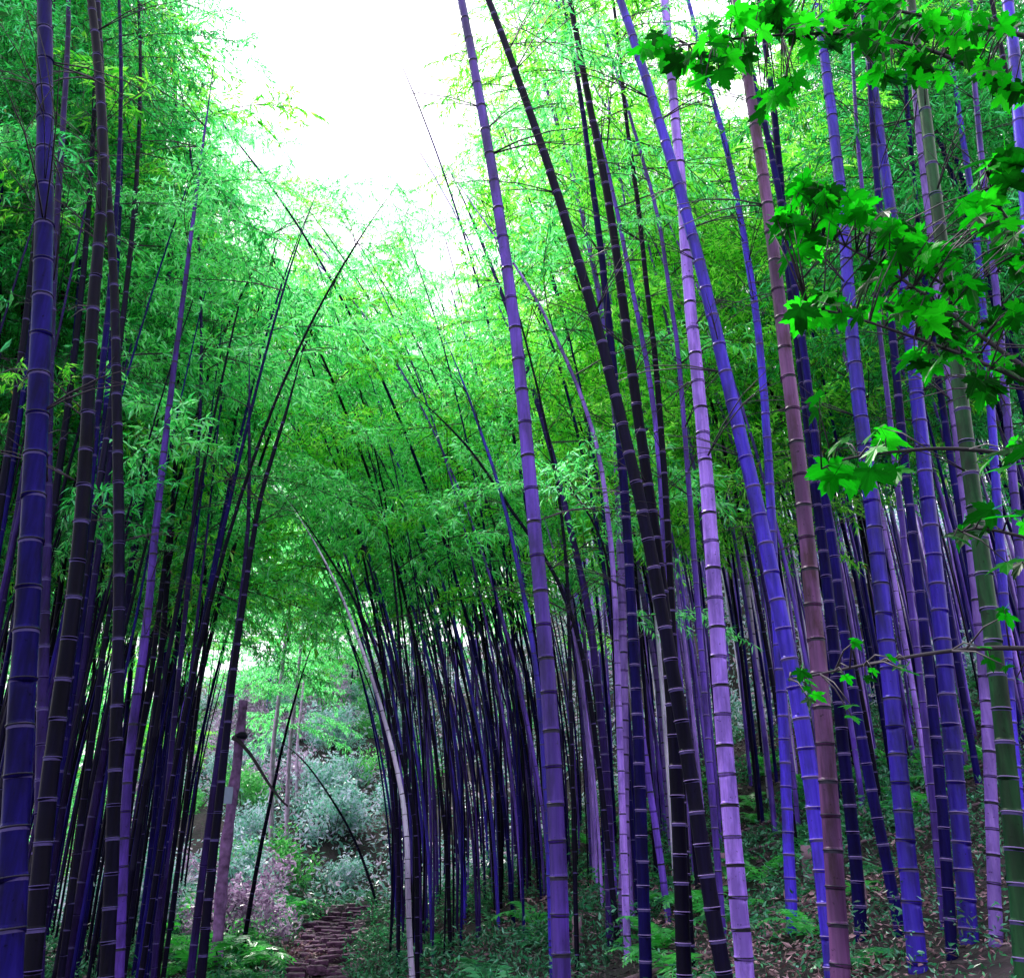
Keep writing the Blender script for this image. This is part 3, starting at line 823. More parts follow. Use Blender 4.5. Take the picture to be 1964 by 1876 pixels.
for j in range(rows):
    y = 15.1 + j * 0.30
    x0, z = path_x(y), path_z(y)
    wl_, wr_ = r.uniform(0.36, 0.56), r.uniform(0.36, 0.56)
    x = -wl_
    while x < wr_:
        w = r.uniform(0.18, 0.46)
        if r.random() < 0.86:
            mt = Matrix.Translation((x0 + x + w / 2, y + r.uniform(-0.06, 0.06), z + r.uniform(-0.05, 0.05))) @ Matrix.Rotation(r.uniform(-0.3, 0.3), 4, 'Z') @ Matrix.Rotation(r.uniform(-0.08, 0.08), 4, 'Y') @ Matrix.Diagonal((w * 0.95, r.uniform(0.12, 0.22), r.uniform(0.09, 0.14), 1))
            obj('step_stone', r.choice(STONE), path, mat=mt)
        x += w
for sd in (-1, 1):
    y = 14.8
    while y < 24.4:
        w = r.uniform(0.2, 0.42)
        mt = Matrix.Translation((path_x(y) + sd * r.uniform(0.60, 0.76), y, path_z(y) + r.uniform(0.0, 0.07))) @ Matrix.Rotation(1.57 + r.uniform(-0.4, 0.4), 4, 'Z') @ Matrix.Diagonal((w * 1.1, r.uniform(0.10, 0.18), r.uniform(0.12, 0.2), 1))
        obj('edge_stone', r.choice(KERB), path, mat=mt)
        y += w * r.choice((1.05, 1.2, 2.2))

# ------------------------------------------------------------------ litter, ferns, undergrowth
def leaf_cloud(name, pts, size, flat, mat, seed, per=1, aspect=0.16, up=(0, 0), near=False):
    """many separate leaf blades around the given points, as one stuff mesh"""
    R_ = np.random.RandomState(seed)
    P = np.repeat(np.array(pts, dtype=float), per, axis=0)
    n = len(P)
    P += R_.normal(0, 1, (n, 3)) * np.array(up if len(up) == 3 else (0.0, 0.0, 0.0))
    d = R_.normal(0, 1, (n, 3)); d[:, 2] *= flat
    d /= np.linalg.norm(d, axis=1)[:, None] + 1e-9
    a = R_.normal(0, 1, (n, 3)); a[:, :2] *= (0.5 if flat < 0.5 else 1.0)
    s = np.cross(d, a); s /= np.linalg.norm(s, axis=1)[:, None] + 1e-9
    nn = np.cross(s, d)
    L = size * R_.uniform(0.6, 1.4, (n, 1)) * (np.clip(P[:, 1:2] / 13.0, 0.5, 1.0) if near else 1.0)
    w = L * aspect * R_.uniform(0.8, 1.2, (n, 1))
    V = np.stack([P, P + d * L * .4 + s * w + nn * L * .04, P + d * L - nn * L * .12, P + d * L * .4 - s * w + nn * L * .04], 1).reshape(-1, 3)
    Fc = np.arange(4 * n).reshape(-1, 4)
    return mesh_np(name, V, Fc, [mat], smooth=False)
M['litter'] = leaf_mat('dry fallen leaves', [(0.0, (0.012, 0.006, 0.016)), (0.6, (0.04, 0.02, 0.035)), (0.9, (0.12, 0.06, 0.09)), (1.0, (0.45, 0.28, 0.38))], 0.1, (1, 1, 1), 0.7)
M['fern'] = leaf_mat('fern fronds', [(0.0, (0.012, 0.10, 0.045)), (0.5, (0.03, 0.24, 0.10)), (1.0, (0.08, 0.42, 0.20))], 0.35)
M['fern_bright'] = leaf_mat('bright fern fronds', [(0.0, (0.03, 0.30, 0.06)), (1.0, (0.10, 0.55, 0.16))], 0.4)
M['teal'] = leaf_mat('haze tinted hillside herbs', [(0.0, (0.03, 0.14, 0.12)), (0.3, (0.14, 0.42, 0.34)), (0.55, (0.40, 0.56, 0.62)), (0.8, (0.66, 0.60, 0.88)), (1.0, (0.72, 0.48, 0.66))], 0.3, (1, 1, 1))  # paler stops put haze and sky sheen into the leaf colour
pts = []
for _ in range(60000):
    x, y = nr.uniform(-8, 13), nr.uniform(4, 27)
    if abs(x - path_x(min(y, 24.5))) < 0.6 and nr.rand() > 0.3: continue
    if x < -0.6 * y - 1 or x > 0.62 * y + 1: continue
    pts.append((x, y, ground(x, y) + nr.uniform(0.0, 0.035)))
o = obj('leaf_litter', leaf_cloud('leaf_litter', pts, 0.10, 0.35, M['litter'], 1, aspect=0.15, near=True, per=2, up=(0.1, 0.1, 0.004)))
tag(o, 'dry pinkish fallen bamboo leaves strewn over the ground', 'leaf litter', kind='stuff')
pts = []
for _ in range(48000):
    x, y = nr.uniform(-17, 30), nr.uniform(20, 50)
    if x > 0 and y < 23 - 0.3 * x: continue
    if x < -0.42 * y + 2 and y < 25: continue
    if abs(x - path_x(min(y, 24.5))) < 0.8 and y < 25: continue
    if math.sin(0.9 * x + 0.4) * math.sin(0.7 * y) + 0.5 * math.sin(2.1 * x + 1.7 * y) < -0.35 + nr.uniform(-.3, .3): continue
    pts.append((x, y, ground(x, y) + abs(nr.normal(0, 0.22))))
o = obj('hillside_herbs', leaf_cloud('hillside_herbs', pts, 0.17, 0.8, M['teal'], 2, per=5, aspect=0.17, up=(0.22, 0.22, 0.16)))
tag(o, 'haze-tinted pale teal undergrowth covering the bright hillside behind the path', 'undergrowth', kind='stuff')

M['under'] = leaf_mat('low undergrowth leaves', [(0.0, (0.004, 0.035, 0.022)), (0.4, (0.012, 0.11, 0.06)), (0.8, (0.035, 0.28, 0.16)), (1.0, (0.18, 0.46, 0.40))], 0.35)
pts = []
for _ in range(46000):
    x, y = nr.uniform(-9, 14), nr.uniform(4, 26)
    d = x - path_x(min(y, 24.5))
    if abs(d) < 0.52: continue
    if x < -0.6 * y - 1 or x > 0.62 * y + 1: continue
    f = math.sin(1.1 * x + 0.7 * y) * math.sin(1.3 * y - 0.5 * x) + 0.6 * math.sin(2.7 * x - 1.9 * y)
    if f < (-0.22 if abs(d) > 1.2 else -0.9) + nr.uniform(-.25, .25): continue
    pts.append((x, y, ground(x, y) + abs(nr.normal(0, 0.10)) * (1 + f)))
o = obj('undergrowth', leaf_cloud('undergrowth', pts, 0.085, 0.8, M['under'], 6, per=5, aspect=0.17, up=(0.08, 0.08, 0.05), near=True))
tag(o, 'low leafy undergrowth in patches under the bamboos', 'undergrowth', kind='stuff')

# drifts of paler rosy fallen leaves
M['drift'] = leaf_mat('rosy fallen leaves', [(0.0, (0.10, 0.04, 0.05)), (0.5, (0.26, 0.12, 0.17)), (1.0, (0.75, 0.45, 0.55))], 0.1, (1, 1, 1), 0.7)
pts = []
for (px, py, s, n) in [(1535, 1800, 0.55, 420), (1580, 1740, 0.4, 240), (1700, 1690, 0.4, 240), (1180, 1700, 0.4, 200), (1430, 1840, 0.3, 160), (1350, 1740, 0.35, 160), (1890, 1760, 0.4, 220), (960, 1800, 0.4, 160), (1240, 1720, 0.4, 160), (530, 1830, 0.35, 420), (505, 1800, 0.3, 160), (1060, 1740, 0.4, 160), (1640, 1860, 0.3, 220)]:
    c = hit(px, py)
    for _ in range(n):
        x, y = c.x + nr.normal(0, s), c.y + nr.normal(0, s * 1.2)
        pts.append((x, y, ground(x, y) + nr.uniform(0.01, 0.06)))
o = obj('leaf_drift', leaf_cloud('leaf_drift', pts, 0.11, 0.4, M['drift'], 15, aspect=0.16, near=True, per=2, up=(0.08, 0.08, 0.008)))
tag(o, 'rosy drifts of dry leaves between the bamboo feet', 'leaf litter', kind='stuff')

# hillside shrubs behind the path; haze painted into bluish and lilac leaf colours
M['shrub_teal'] = leaf_mat('haze blue shrub leaves', [(0.0, (0.04, 0.20, 0.15)), (0.4, (0.20, 0.56, 0.42)), (0.75, (0.55, 0.66, 0.80)), (1.0, (0.74, 0.66, 0.92))], 0.35, (1, 1, 1))
M['shrub_green'] = leaf_mat('green shrub leaves', [(0.0, (0.02, 0.18, 0.05)), (0.5, (0.07, 0.42, 0.12)), (1.0, (0.25, 0.62, 0.34))], 0.4)
M['shrub_dry'] = leaf_mat('haze lilac shrub leaves', [(0.0, (0.14, 0.07, 0.18)), (0.5, (0.44, 0.28, 0.50)), (1.0, (0.76, 0.58, 0.84))], 0.3, (1, 1, 1))  # lilac paleness is painted haze, not withering
def shrub_mesh(mat, seed):
    R_ = np.random.RandomState(seed)
    P = []
    for _ in range(9):
        c = R_.normal(0, 1, 3) * np.array((0.32, 0.32, 0.18)) + np.array((0, 0, 0.42))
        P.append(c + R_.normal(0, 1, (34, 3)) * 0.13)
    P = np.concatenate(P); P[:, 2] = np.abs(P[:, 2])
    return leaf_cloud('foliage', P, 0.08, 0.8, mat, seed, per=9, aspect=0.2, up=(0.05, 0.05, 0.05))
SHRUB = {k: [shrub_mesh(M['shrub_' + k], 70 + 3 * j + i) for i in range(2)] for j, k in enumerate(('teal', 'green', 'dry'))}
def shrub_stems(seed):
    r = random.Random(seed)
    V, Fc = [], []
    for k in range(7):
        a = k * 0.9 + r.uniform(-.2, .2)
        P = [Vector((0, 0, -0.05)), Vector((math.cos(a) * .12, math.sin(a) * .12, .25)), Vector((math.cos(a) * .34, math.sin(a) * .34, .55))]
        v, f = tube_data(P, [0.014, 0.010, 0.004], 5, v0=len(V))
        V += [tuple(q) for q in v]; Fc += f
    return mesh_np('stems', V, Fc, [M['twig']])
SSTEM = shrub_stems(3)
r = random.Random(91)
KIND = {'teal': 'haze-tinted bluish', 'green': 'bright green', 'dry': 'haze-tinted lilac'}  # the dry key holds the haze-tinted lilac leaves
for i, (x, y) in enumerate(scatter(46, (-15, -1, 17, 40), lambda x, y: -0.40 * y < x < -0.10 * y and not (abs(x - path_x(min(y, 24.5))) < 1.5 and y < 26.5), 0.9, 22)):
    k = r.choice(('teal', 'teal', 'teal', 'green', 'dry', 'dry'))
    sc = r.uniform(0.8, 1.7)
    t = empty('shrub', (x, y, ground(x, y)), '%s %s shrub on the pale hillside, %s' % ('tall' if sc > 1.25 else 'low', KIND[k], where(x, y, [(500, 'seen past the broken trunk'), (600, 'around the three pale tree trunks'), (680, 'straight behind the stone steps'), (9999, 'beside the fan of stems')])), 'shrub', 'shrubs on the hillside')
    mt = Matrix.Rotation(r.uniform(0, 6.28), 4, 'Z') @ Matrix.Diagonal((sc, sc, sc * r.uniform(0.8, 1.3), 1))
    obj('stems', SSTEM, t, mat=mt)
    obj('foliage', r.choice(SHRUB[k]), t, mat=mt)

def frond_mesh(name, mat, L, seed):
    r = random.Random(seed)
    V, Fc = [], []
    n = 12
    def p(t): return Vector((L * t * (1 - 0.18 * t), 0, L * (0.75 * t - 0.72 * t * t)))
    for i in range(1, n + 1):
        t = i / n
        q = p(t)
        tg = (p(min(1, t + .05)) - p(t - .05)).normalized()
        ln = L * 0.26 * math.sin(math.pi * (0.12 + 0.88 * t) ** 0.8) + 0.015
        for s in (-1, 1):
            d = (Vector((0, s, -0.15)) + tg * 0.45).normalized()
            b = len(V)
            V += [q, q + d * ln * 0.4 + tg * 0.045 * L, q + d * ln + Vector((0, 0, r.uniform(-.03, .01))), q + d * ln * 0.4 - tg * 0.04 * L]
            Fc.append((b, b + 1, b + 2, b + 3))
    b = len(V)
    for i in range(7):
        q = p(i / 6)
        V += [q + Vector((0, -0.006, 0)), q + Vector((0, 0.006, 0))]
    for i in range(6):
        a = b + 2 * i
        Fc.append((a, a + 1, a + 3, a + 2))
    return mesh_np(name, [tuple(v) for v in V], Fc, [mat], smooth=False)
FROND = [frond_mesh('frond', M['fern'], 0.55, i) for i in range(3)]
FRONDB = [frond_mesh('frond_bright', M['fern_bright'], 0.6, i + 5) for i in range(3)]
def fern(x, y, sc, label, group, seed, bright=False):
    r = random.Random(seed)
    root = empty('fern', (x, y, ground(x, y) - 0.01), label, 'fern', group)
    n = r.randint(7, 10)
    for i in range(n):
        a = 2 * math.pi * i / n + r.uniform(-0.3, 0.3)
        mt = Matrix.Rotation(a, 4, 'Z') @ Matrix.Rotation(r.uniform(-0.5, 0.25), 4, 'Y') @ Matrix.Scale(sc * r.uniform(0.7, 1.15), 4)
        obj('frond', r.choice(FRONDB if bright else FROND), root, mat=mt)
r = random.Random(77)
for i, (x, y) in enumerate(scatter(110, (-2.5, 10, 6.5, 20), lambda x, y: x > path_x(min(y, 24)) + 0.85 and x < 0.6 * y and x > -0.17 * y and math.sin(1.3 * x + 0.5) * math.sin(0.9 * y + 1) > -0.45, 0.42, 12)):
    sc, bt = r.uniform(0.7, 1.25), r.random() < 0.35
    fern(x, y, sc, '%s %s fern on the bank, %s' % ('large' if sc > 1 else 'small', 'bright green' if bt else 'bluish green', where(x, y, [(1060, 'before the purple bamboo'), (1250, 'by the bright straight bamboo'), (1420, 'by the foot of the thick lilac bamboo'), (1620, 'by the foot of the russet bamboo'), (9999, 'between the thick blue bamboos')])), 'ferns on the bank', 2000 + i, bt)
for i, (x, y) in enumerate(scatter(40, (-7.5, -2.5, 12.5, 23), lambda x, y: -0.33 * y < x < path_x(min(y, 24)) - 0.85, 0.42, 13)):
    sc, bt = r.uniform(1.0, 1.7), r.random() < 0.7
    fern(x, y, sc, '%s %s fern at the foot of the dark clump%s' % ('large' if sc > 1.35 else 'small', 'bright green' if bt else 'bluish green', where(x, y, [(460, ' among the black stems'), (9999, ' beside the stone steps')])), 'ferns on the dark side of the path', 2300 + i, bt)

# unseen grove round and behind the viewpoint, added to block low sky light
def thicket():
    r = random.Random(9)
    V, Fc, pts = [], [], []
    sp = scatter(60, (-13, 13, -13, 7), lambda x, y: (x * x + y * y > 9) and (y < 1.5 or abs(x) > 0.85 * y + 1.5), 0.9, 9)
    for x, y in sp:
        z, H = ground(x, y), r.uniform(10, 14)
        lx, ly = r.uniform(-0.1, 0.1), r.uniform(-0.1, 0.1)
        P = [Vector((x + lx * H * q * q, y + ly * H * q * q, z - 0.1 + H * q)) for q in (0, .15, .3, .45, .6, .75, .9, 1)]
        v, f = tube_data(P, [0.04 * (1 - 0.1 * k) for k in range(8)], 6, v0=len(V))
        V += [tuple(a) for a in v]; Fc += f
        for _ in range(230):
            q = r.uniform(0.25, 1)
            pts.append((x + lx * H * q * q + r.gauss(0, .8), y + ly * H * q * q + r.gauss(0, .8), z + H * q + r.gauss(0, .3)))
    o = obj('shading_thicket', mesh_np('shading_thicket', V, Fc, [M['navy']]))
    tag(o, 'unseen bamboo stems round the viewpoint, added to shade the grove', 'thicket', kind='stuff')
    l = obj('shading_foliage', leaf_cloud('shading_foliage', pts, 0.16, 0.8, M['leaf_deep'], 5, per=8, aspect=0.14, up=(0.25, 0.25, 0.2)), o)
    l['kind'] = 'stuff'
thicket()

# further stems of the thickets, beyond those that stand as things of their own
def more_stems():
    r = random.Random(31)
    V, Fc, fm = [], [], []
    mats = [M['black'], M['navy'], M['plum'], M['violet'], M['lilac'], M['white']]
    def stem(x, y, H, lx, ly, rad, mi):
        z = ground(x, y) - 0.05
        P, rr = [], []
        n = 20
        for k in range(n + 1):
            q = k / n
            c = Vector((x + lx * H * q ** 2.2, y + ly * H * q ** 2.2, z + H * q))
            for e, w in ((-0.012, 1.0), (0.0, 1.13), (0.012, 1.0)):
                P.append(c + Vector((0, 0, e))); rr.append(rad * (1 - 0.7 * q) * w)
        v, f = tube_data(P, rr, 6, v0=len(V))
        V.extend([tuple(a) for a in v]); Fc.extend(f); fm.extend([mi] * len(f))
    for x, y in scatter(210, (-13, -1.5, 8, 24), lambda x, y: x < -0.315 * y - 0.1 and x > -0.62 * y - 0.5, 0.2, 16):
        stem(x, y, r.uniform(5.5, 8.5), r.uniform(-0.02, 0.10), r.uniform(-.05, .05), r.uniform(0.018, 0.038), r.choice((0, 0, 0, 1, 2)))
    for x, y in scatter(140, (-4, 4, 14, 26), lambda x, y: -0.118 * y < x < 0.12 * y - 0.4, 0.16, 17):
        stem(x, y, r.uniform(8, 13), r.uniform(-0.40, -0.02), r.uniform(-.05, .05), r.uniform(0.012, 0.028), r.choice((0, 0, 0, 1, 2, 3)))
    for x, y in scatter(560, (1, 24, 10.5, 38), lambda x, y: 0.07 * y < x < 0.62 * y, 0.2, 18):
        stem(x, y, r.uniform(8, 13), r.uniform(-0.25, 0.02), r.uniform(-.05, .05), r.uniform(0.02, 0.042), r.choice((0, 1, 1, 3, 3, 3, 4, 4, 5)))
    o = obj('bamboo_thicket', mesh_np('bamboo_thicket', V, Fc, mats, fm))
    tag(o, 'crowded thinner bamboo stems filling the thickets behind the single ones', 'thicket', kind='stuff')
more_stems()

# ------------------------------------------------------------------ dead trunk, conifers on the hillside
M['bark'] = plain_mat('purplish bark', (0.30, 0.14, 0.40), 0.85, 0.6, 9, 1.0)
M['bark_pale'] = plain_mat('pale pink bark', (0.55, 0.36, 0.62), 0.85, 0.4, 9, 0.8)
M['tag'] = plain_mat('pale blue enamel', (0.45, 0.50, 0.85), 0.4, 0.05, 5, 0.0)
def rough_trunk(name, pts, radii, mat, parent, seed, sides=12):
    r = random.Random(seed)
    V, Fc = tube_data(pts, radii, sides)
    V = [tuple(v + Vector((r.uniform(-1, 1), r.uniform(-1, 1), 0)) * (radii[0] * 0.09)) for v in V]
    return obj(name, mesh_np(name, V, Fc, [mat]), parent)
Yd = 15.5
dp = [at(x, y, Yd) for x, y in [(418, 1800), (430, 1640), (442, 1560), (452, 1490), (460, 1410), (467, 1344)]]
dp = to_ground(dp, Yd)
base = dp[0].copy()
dt = empty('dead_tree', base, 'broken purple dead tree trunk with a drooping vine at the edge of the dark clump', 'dead tree')
S, _ = resample([tuple(p - base) for p in dp], 0.25)
tp = [Vector(s) for s in S]
rough_trunk('trunk', tp, [0.092 - 0.02 * i / len(tp) + 0.01 * math.sin(i * 2.1) for i in range(len(tp))], M['bark'], dt, 3)
q = at(462, 1412, Yd) - base
V, Fc = tube_data([q + Vector((0, 0, -0.05)), q, q + Vector((0.0, 0, 0.06))], [0.075, 0.115, 0.075], 12)
obj('collar', mesh_np('collar', [tuple(v) for v in V], Fc, [M['ring_dark']]), dt)
vp = [at(x, y, Yd - 0.12) - base for x, y in [(446, 1415), (468, 1418), (484, 1438), (497, 1480), (515, 1508), (535, 1535), (552, 1546)]]
S, _ = resample([tuple(p) for p in vp], 0.1)
tube('vine', [Vector(s) for s in S], [0.035 - 0.02 * i / len(S) for i in range(len(S))], M['twig'], dt, 6)
c = at(436, 1525, Yd - 0.25)
bm = bmesh.new(); bmesh.ops.create_cube(bm, size=1)
bmesh.ops.bevel(bm, geom=bm.edges[:], offset=0.05, segments=1, affect='EDGES')
me = bpy.data.meshes.new('board'); bm.to_mesh(me); bm.free(); me.materials.append(M['tag'])
o = obj('board', me, None, mat=Matrix.Translation(c) @ Matrix.Diagonal((0.16, 0.02, 0.25, 1)))
tag(o, 'small pale blue board fixed to the broken purple trunk', 'board')

def conifer(trace, w, Y, label, seed):
    r = random.Random(seed)
    pts = to_ground([at(x, y, Y) for x, y in trace], Y)
    b = pts[0].copy()
    zc = Y * 1.02
    rad = w * zc / F / 2
    root = empty('conifer_tree', b, label, 'tree', 'pale trunked trees on the hillside')
    while pts[-1].z - b.z < 11: pts.append(pts[-1] + Vector((0.02, 0, 1.0)))
    S, _ = resample([tuple(p - b) for p in pts], 0.3)
    tp = [Vector(s) for s in S]
    rough_trunk('trunk', tp, [rad * (1.1 - 0.6 * i / len(tp)) for i in range(len(tp))], M['bark_pale'], root, seed, 9)
    for i in range(16):
        z = 4.6 + i * 0.42
        p = tp[min(len(tp) - 1, int(z / 0.3))]
        obj('leafy_branch', r.choice(SPRAY['mid']), root, mat=spray_matrix(p, i * 2.4, r.uniform(-0.2, 0.4), r.uniform(0.8, 1.2), 0))
conifer([(518, 1734), (520, 1600), (522, 1450)], 9, 25.0, 'straight pale pink tree trunk nearest the broken purple trunk', 1)
conifer([(546, 1734), (550, 1600), (554, 1450)], 8, 25.6, 'straight pale tree trunk in the middle of the three by the path end', 2)
conifer([(566, 1660), (568, 1560), (570, 1430)], 6, 29.5, 'thinnest and farthest of the three pale tree trunks', 3)

# ------------------------------------------------------------------ fallen canes and stumps on the bank
r = random.Random(404)
M['deadcane'] = plain_mat('dead cane', (0.22, 0.13, 0.20), 0.8, 0.6, 8, 0.4)
def low_cane(seed, L, rad):
    q = random.Random(seed)
    P = [Vector((L * t, 0.06 * math.sin(3 * t + seed), 0.02 * math.sin(5 * t))) for t in np.linspace(0, 1, 9)]
    rr = []
    PP = []
    for i, p in enumerate(P):
        for e, w in ((-0.008, 1.0), (0, 1.15), (0.008, 1.0)):
            PP.append(p + Vector((e, 0, 0))); rr.append(rad * w * (1 - 0.4 * i / 8))
    V, Fc = tube_data(PP, rr, 8)
    return mesh_np('fallen_cane', [tuple(v) for v in V], Fc, [M['deadcane']])
CANE = [low_cane(i, 1.5 + 0.4 * i, 0.018 + 0.004 * i) for i in range(3)]
for i, (x, y) in enumerate(scatter(14, (-1, 7, 7.5, 16), lambda x, y: -0.05 * y < x < 0.5 * y, 0.9, 41)):
    a = r.uniform(-0.9, 0.9)
    z0, z1 = ground(x, y), ground(x + 1.6 * math.cos(a), y + 1.6 * math.sin(a))
    o = obj('fallen_cane', CANE[i % 3], None, mat=Matrix.Translation((x, y, z0 + 0.05)) @ Matrix.Rotation(a, 4, 'Z') @ Matrix.Rotation(-math.atan2(z1 - z0, 1.6), 4, 'Y'))
    tag(o, '%s fallen dead cane lying in the undergrowth, %s' % (('short', 'medium', 'long')[i % 3], where(x, y, [(1060, 'before the purple bamboo'), (1250, 'near the bright straight bamboo'), (1450, 'near the thick lilac bamboo'), (1650, 'near the russet bamboo'), (9999, 'near the thick blue bamboos')])), 'dead cane', 'fallen canes on the bank')
def stump_mesh():
    P = [Vector((0, 0, z)) for z in (-0.1, 0.05, 0.13, 0.14, 0.15, 0.30)]
    V, Fc = tube_data(P, [0.052, 0.050, 0.048, 0.052, 0.048, 0.047], 12, cap=False)
    b = len(V)
    V2, F2 = tube_data([Vector((0, 0, 0.30)), Vector((0.0, 0, 0.16))], [0.040, 0.040], 12, cap=False, v0=b)
    F2 = [tuple(reversed(f)) for f in F2]
    V += V2
    lip = [(b - 12 + k, b - 12 + (k + 1) % 12, b + (k + 1) % 12, b + k) for k in range(12)]
    bot = [tuple(b + 12 + k for k in range(12))]
    return mesh_np('bamboo_stump', [tuple(v) for v in V], Fc + F2 + lip + bot, [M['deadcane']])
SM = stump_mesh()
for i, (x, y) in enumerate(scatter(7, (0.5, 6, 7.5, 13), lambda x, y: 0.03 * y < x < 0.46 * y, 0.9, 43)):
    o = obj('bamboo_stump', SM, None, mat=Matrix.Translation((x, y, ground(x, y))) @ Matrix.Scale(r.uniform(0.8, 1.3), 4))
    tag(o, 'hollow cut bamboo stump among the ferns, %s' % where(x, y, [(1250, 'near the bright straight bamboo'), (1450, 'near the thick lilac bamboo'), (1650, 'near the russet bamboo'), (9999, 'near the thick blue bamboos')]), 'stump', 'cut stumps on the bank')

# ------------------------------------------------------------------ maple branches hanging in from the edge
M['maple'] = leaf_mat('maple leaves', [(0.0, (0.002, 0.03, 0.004)), (0.4, (0.003, 0.09, 0.006)), (0.68, (0.008, 0.30, 0.010)), (1.0, (0.03, 0.50, 0.02))], 0.55, (0.5, 1.0, 0.35), spec=0.3, objvar=1.0)  # near-black stops paint some leaves as if in shadow
def maple_leaf_mesh(seed):
    r = random.Random(seed)
    V = [(0, 0, 0)]
    lobes = [(-1.95, 0.42), (-1.05, 0.80), (0, 1.0), (1.05, 0.80), (1.95, 0.42)]
    out = []
    for i, (a, l) in enumerate(lobes):
        l *= r.uniform(0.9, 1.08)
        for da, k in ((-0.36, 0.60), (-0.25, 0.80), (-0.16, 0.76), (0.0, 1.0), (0.16, 0.76), (0.25, 0.80), (0.36, 0.60)):
            out.append((a + da, l * k))
        if i < 4: out.append(((a + lobes[i + 1][0]) / 2, 0.42))
    out = [(-2.7, 0.16)] + out + [(2.7, 0.16)]
    for a, l in out:
        x, y = math.cos(a) * l, math.sin(a) * l
        V.append((x + 0.0, y, -0.16 * l * l + 0.07 * abs(math.sin(2.5 * a)) * l))
    n = len(out)
    Fc = [(0, i, i + 1) for i in range(1, n)]
    # petiole
    b = len(V)
    V += [(0, 0.012, 0), (0, -0.012, 0), (-0.55, 0.01, 0.05), (-0.55, -0.01, 0.05)]
    Fc += [(b, b + 1, b + 3), (b, b + 3, b + 2)]
    return mesh_np('leaf', V, Fc, [M['maple']], smooth=False)
MAPLE = [maple_leaf_mesh(i) for i in range(5)]
def maple(label, foot, H, Ym, branches, leaves, seed, size=0.085, extra=0, small=()):
    r = random.Random(seed)
    b = Vector((foot[0], foot[1], ground(*foot) - 0.05))
    root = empty('maple_tree', b, label, 'tree')
    tp = [Vector((0.03 * math.sin(3 * i), 0, H * i / 8)) for i in range(9)]
    rough_trunk('trunk', tp, [0.045 * (1 - 0.07 * i) for i in range(9)], M['twig'], root, seed, 8)
    allp = []
    for br in branches:
        pts = [at(x, y, Ym + dy) - b for x, y, dy in br]
        z0 = min(pts[0].z, H)
        pts = [Vector((0, 0, max(0.2, z0 - 0.25)))] + pts
        S, ln = resample([tuple(p) for p in pts], 0.05)
        bp_ = [Vector(s) for s in S]
        tube('branch', bp_, [0.012 - 0.009 * i / len(bp_) for i in range(len(bp_))], M['twig'], root, 6)
        allp += bp_
    for (x, y, s, k) in list(leaves) + [(a, b, c * 0.62, max(1, d - extra)) for a, b, c, d in small]:
        for j in range(k + extra):
            p = at(x + r.uniform(-30, 30) * (j > 0), y + r.uniform(-24, 24) * (j > 0), Ym + r.uniform(-0.25, 0.25)) - b
            az = r.uniform(0, 6.28)
            mt = Matrix.Translation(p) @ Matrix.Rotation(az, 4, 'Z') @ Matrix.Rotation(r.uniform(0.1, 0.95), 4, 'Y') @ Matrix.Rotation(r.uniform(-0.5, 0.5), 4, 'X') @ Matrix.Scale(size * s * r.uniform(0.8, 1.15), 4)
            obj('leaf', r.choice(MAPLE), root, mat=mt)
            # leaf stalk to the nearest branch point
            q = min(allp, key=lambda a: (a - p).length)
            if (q - p).length < 0.45:
                mid = p.lerp(q, 0.5) + Vector((0, 0, 0.02))
                tube('twig', [q, mid, p], [0.004, 0.003, 0.002], M['twig'], root, 3)
top = [(1255, 88, 1, 2), (1295, 108, 1.1, 2), (1340, 96, 1.1, 2), (1352, 150, 1, 2), (1388, 78, 1, 2), (1420, 112, 1.1, 2), (1430, 25, 1.1, 2), (1465, 35, 1.1, 2), (1500, 20, 1.1, 2), (1540, 45, 1.1, 3), (1560, 85, 1, 2), (1600, 30, 1.1, 3), (1650, 22, 1.1, 3), (1690, 15, 1.1, 2), (1510, 160, 1, 2), (1490, 190, .9, 1), (1620, 66, 1, 3), (1660, 82, 1, 3), (1700, 92, 1, 2), (1750, 100, 1, 3), (1800, 55, 1, 2), (1850, 100, 1, 2), (1740, 40, 1, 2), (1900, 130, 1, 3), (1860, 40, 1, 2), (1930, 60, 1, 2), (1945, 170, 1, 2), (1690, 140, .9, 1), (1780, 140, .9, 2)]
mid = [(1522, 430, 1.1, 2), (1550, 352, 1.1, 2), (1580, 372, 1, 2), (1600, 402, 1.1, 2), (1640, 398, 1.1, 2), (1500, 440, .8, 1), (1545, 470, 1.1, 2), (1700, 430, 1.1, 2), (1735, 452, 1.1, 2), (1720, 482, 1, 1), (1780, 480, 1.1, 2), (1815, 500, 1, 2), (1900, 310, 1.5, 1), (1940, 332, 1.2, 1), (1870, 402, 1.1, 2), (1900, 425, 1.1, 2), (1930, 460, 1, 2), (1850, 540, 1, 2), (1950, 500, 1, 2), (1560, 590, 1, 2), (1600, 580, 1, 2), (1650, 600, 1, 2), (1700, 588, 1, 1), (1760, 575, 1, 2), (1780, 680, 1.1, 2), (1830, 660, 1, 2), (1900, 620, 1, 2), (1950, 600, 1, 2), (1930, 700, 1, 3), (1890, 730, 1, 1), (1800, 610, 1, 2), (1690, 525, 1, 1)]
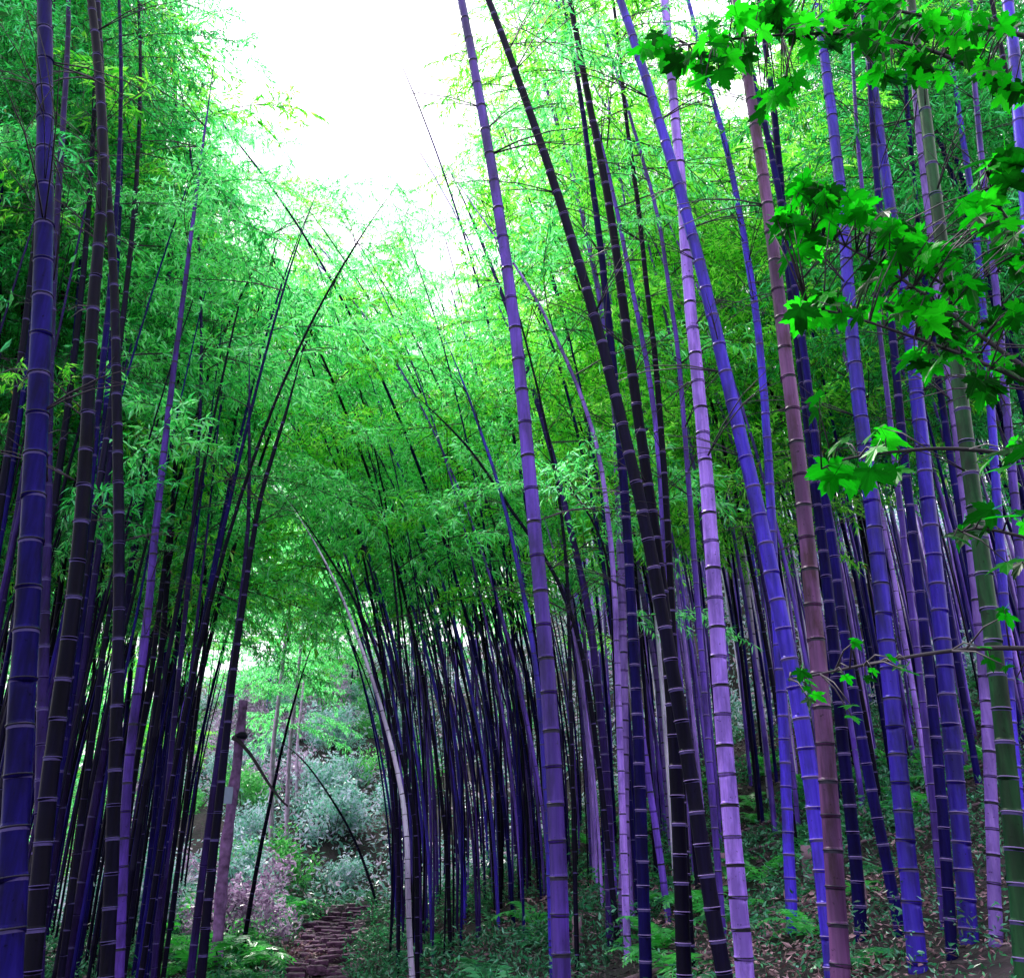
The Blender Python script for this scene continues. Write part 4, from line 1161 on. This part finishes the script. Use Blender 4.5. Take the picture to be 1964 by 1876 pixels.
low = [(1600, 912, 1.5, 1), (1640, 905, 1.2, 2), (1622, 850, 1, 1), (1700, 840, 1.2, 2), (1716, 900, 1.1, 1), (1572, 762, .9, 1), (1910, 872, 1.2, 2), (1945, 850, 1.2, 2), (1850, 1022, 1, 1), (1872, 1000, 1, 1), (1900, 1000, 1, 2), (1950, 980, .9, 2), (1960, 1080, 1, 2), (1680, 860, 1, 1)]
lowest = [(1520, 1300, .8, 2), (1560, 1332, .8, 2), (1545, 1318, .7, 2), (1742, 1288, 1, 2), (1720, 1278, .8, 1), (1632, 1352, .8, 2), (1660, 1300, .7, 2), (1600, 1285, .7, 2), (1640, 1225, .6, 1), (1880, 1240, .8, 2), (1930, 1180, .8, 2), (1950, 1300, .8, 1)]
Ym = 2.5
fx = at(2420, 900, Ym).x
maple('maple tree whose green leaves hang along the top of the picture', (fx, Ym), 5.2, Ym,
      [[(1990, 215, 0), (1900, 125, 0), (1800, 88, 0.1), (1690, 62, 0), (1560, 40, -.1), (1420, 78, 0), (1270, 92, .1)],
       [(1990, 60, .1), (1860, 60, .1), (1700, 20, .1), (1550, -20, .1)]], top, 5, 0.072, 7)
Ym = 2.7
fx = at(2330, 900, Ym).x
maple('maple tree whose lush bright leaves hang at mid height before the bamboos', (fx, Ym), 4.6, Ym,
      [[(1990, 760, 0), (1900, 650, 0), (1800, 570, 0), (1700, 505, 0), (1600, 440, .1), (1510, 430, .1)],
       [(1990, 560, .1), (1930, 470, 0), (1890, 380, 0), (1895, 320, 0)],
       [(1990, 740, -.1), (1860, 680, -.1), (1700, 610, -.1), (1550, 592, -.1)]], mid, 8, 0.080, 7)
Ym = 3.0
fx = at(2300, 1300, Ym).x
maple('low maple sapling whose few leaves droop across the bamboo culms', (fx, Ym), 3.2, Ym,
      [[(2000, 850, 0), (1900, 832, 0), (1800, 858, 0), (1700, 845, 0), (1620, 870, 0), (1575, 900, 0)],
       [(2000, 1010, 0), (1900, 1000, 0), (1845, 1020, 0)],
       [(2000, 1200, .1), (1880, 1232, .1), (1780, 1240, .1), (1700, 1275, .1), (1600, 1290, .1), (1515, 1302, .1)]], low, 6, 0.095, 1, lowest)
print('objects', len(bpy.data.objects), 'tris', sum(len(p.vertices) - 2 for m in bpy.data.meshes for p in m.polygons))
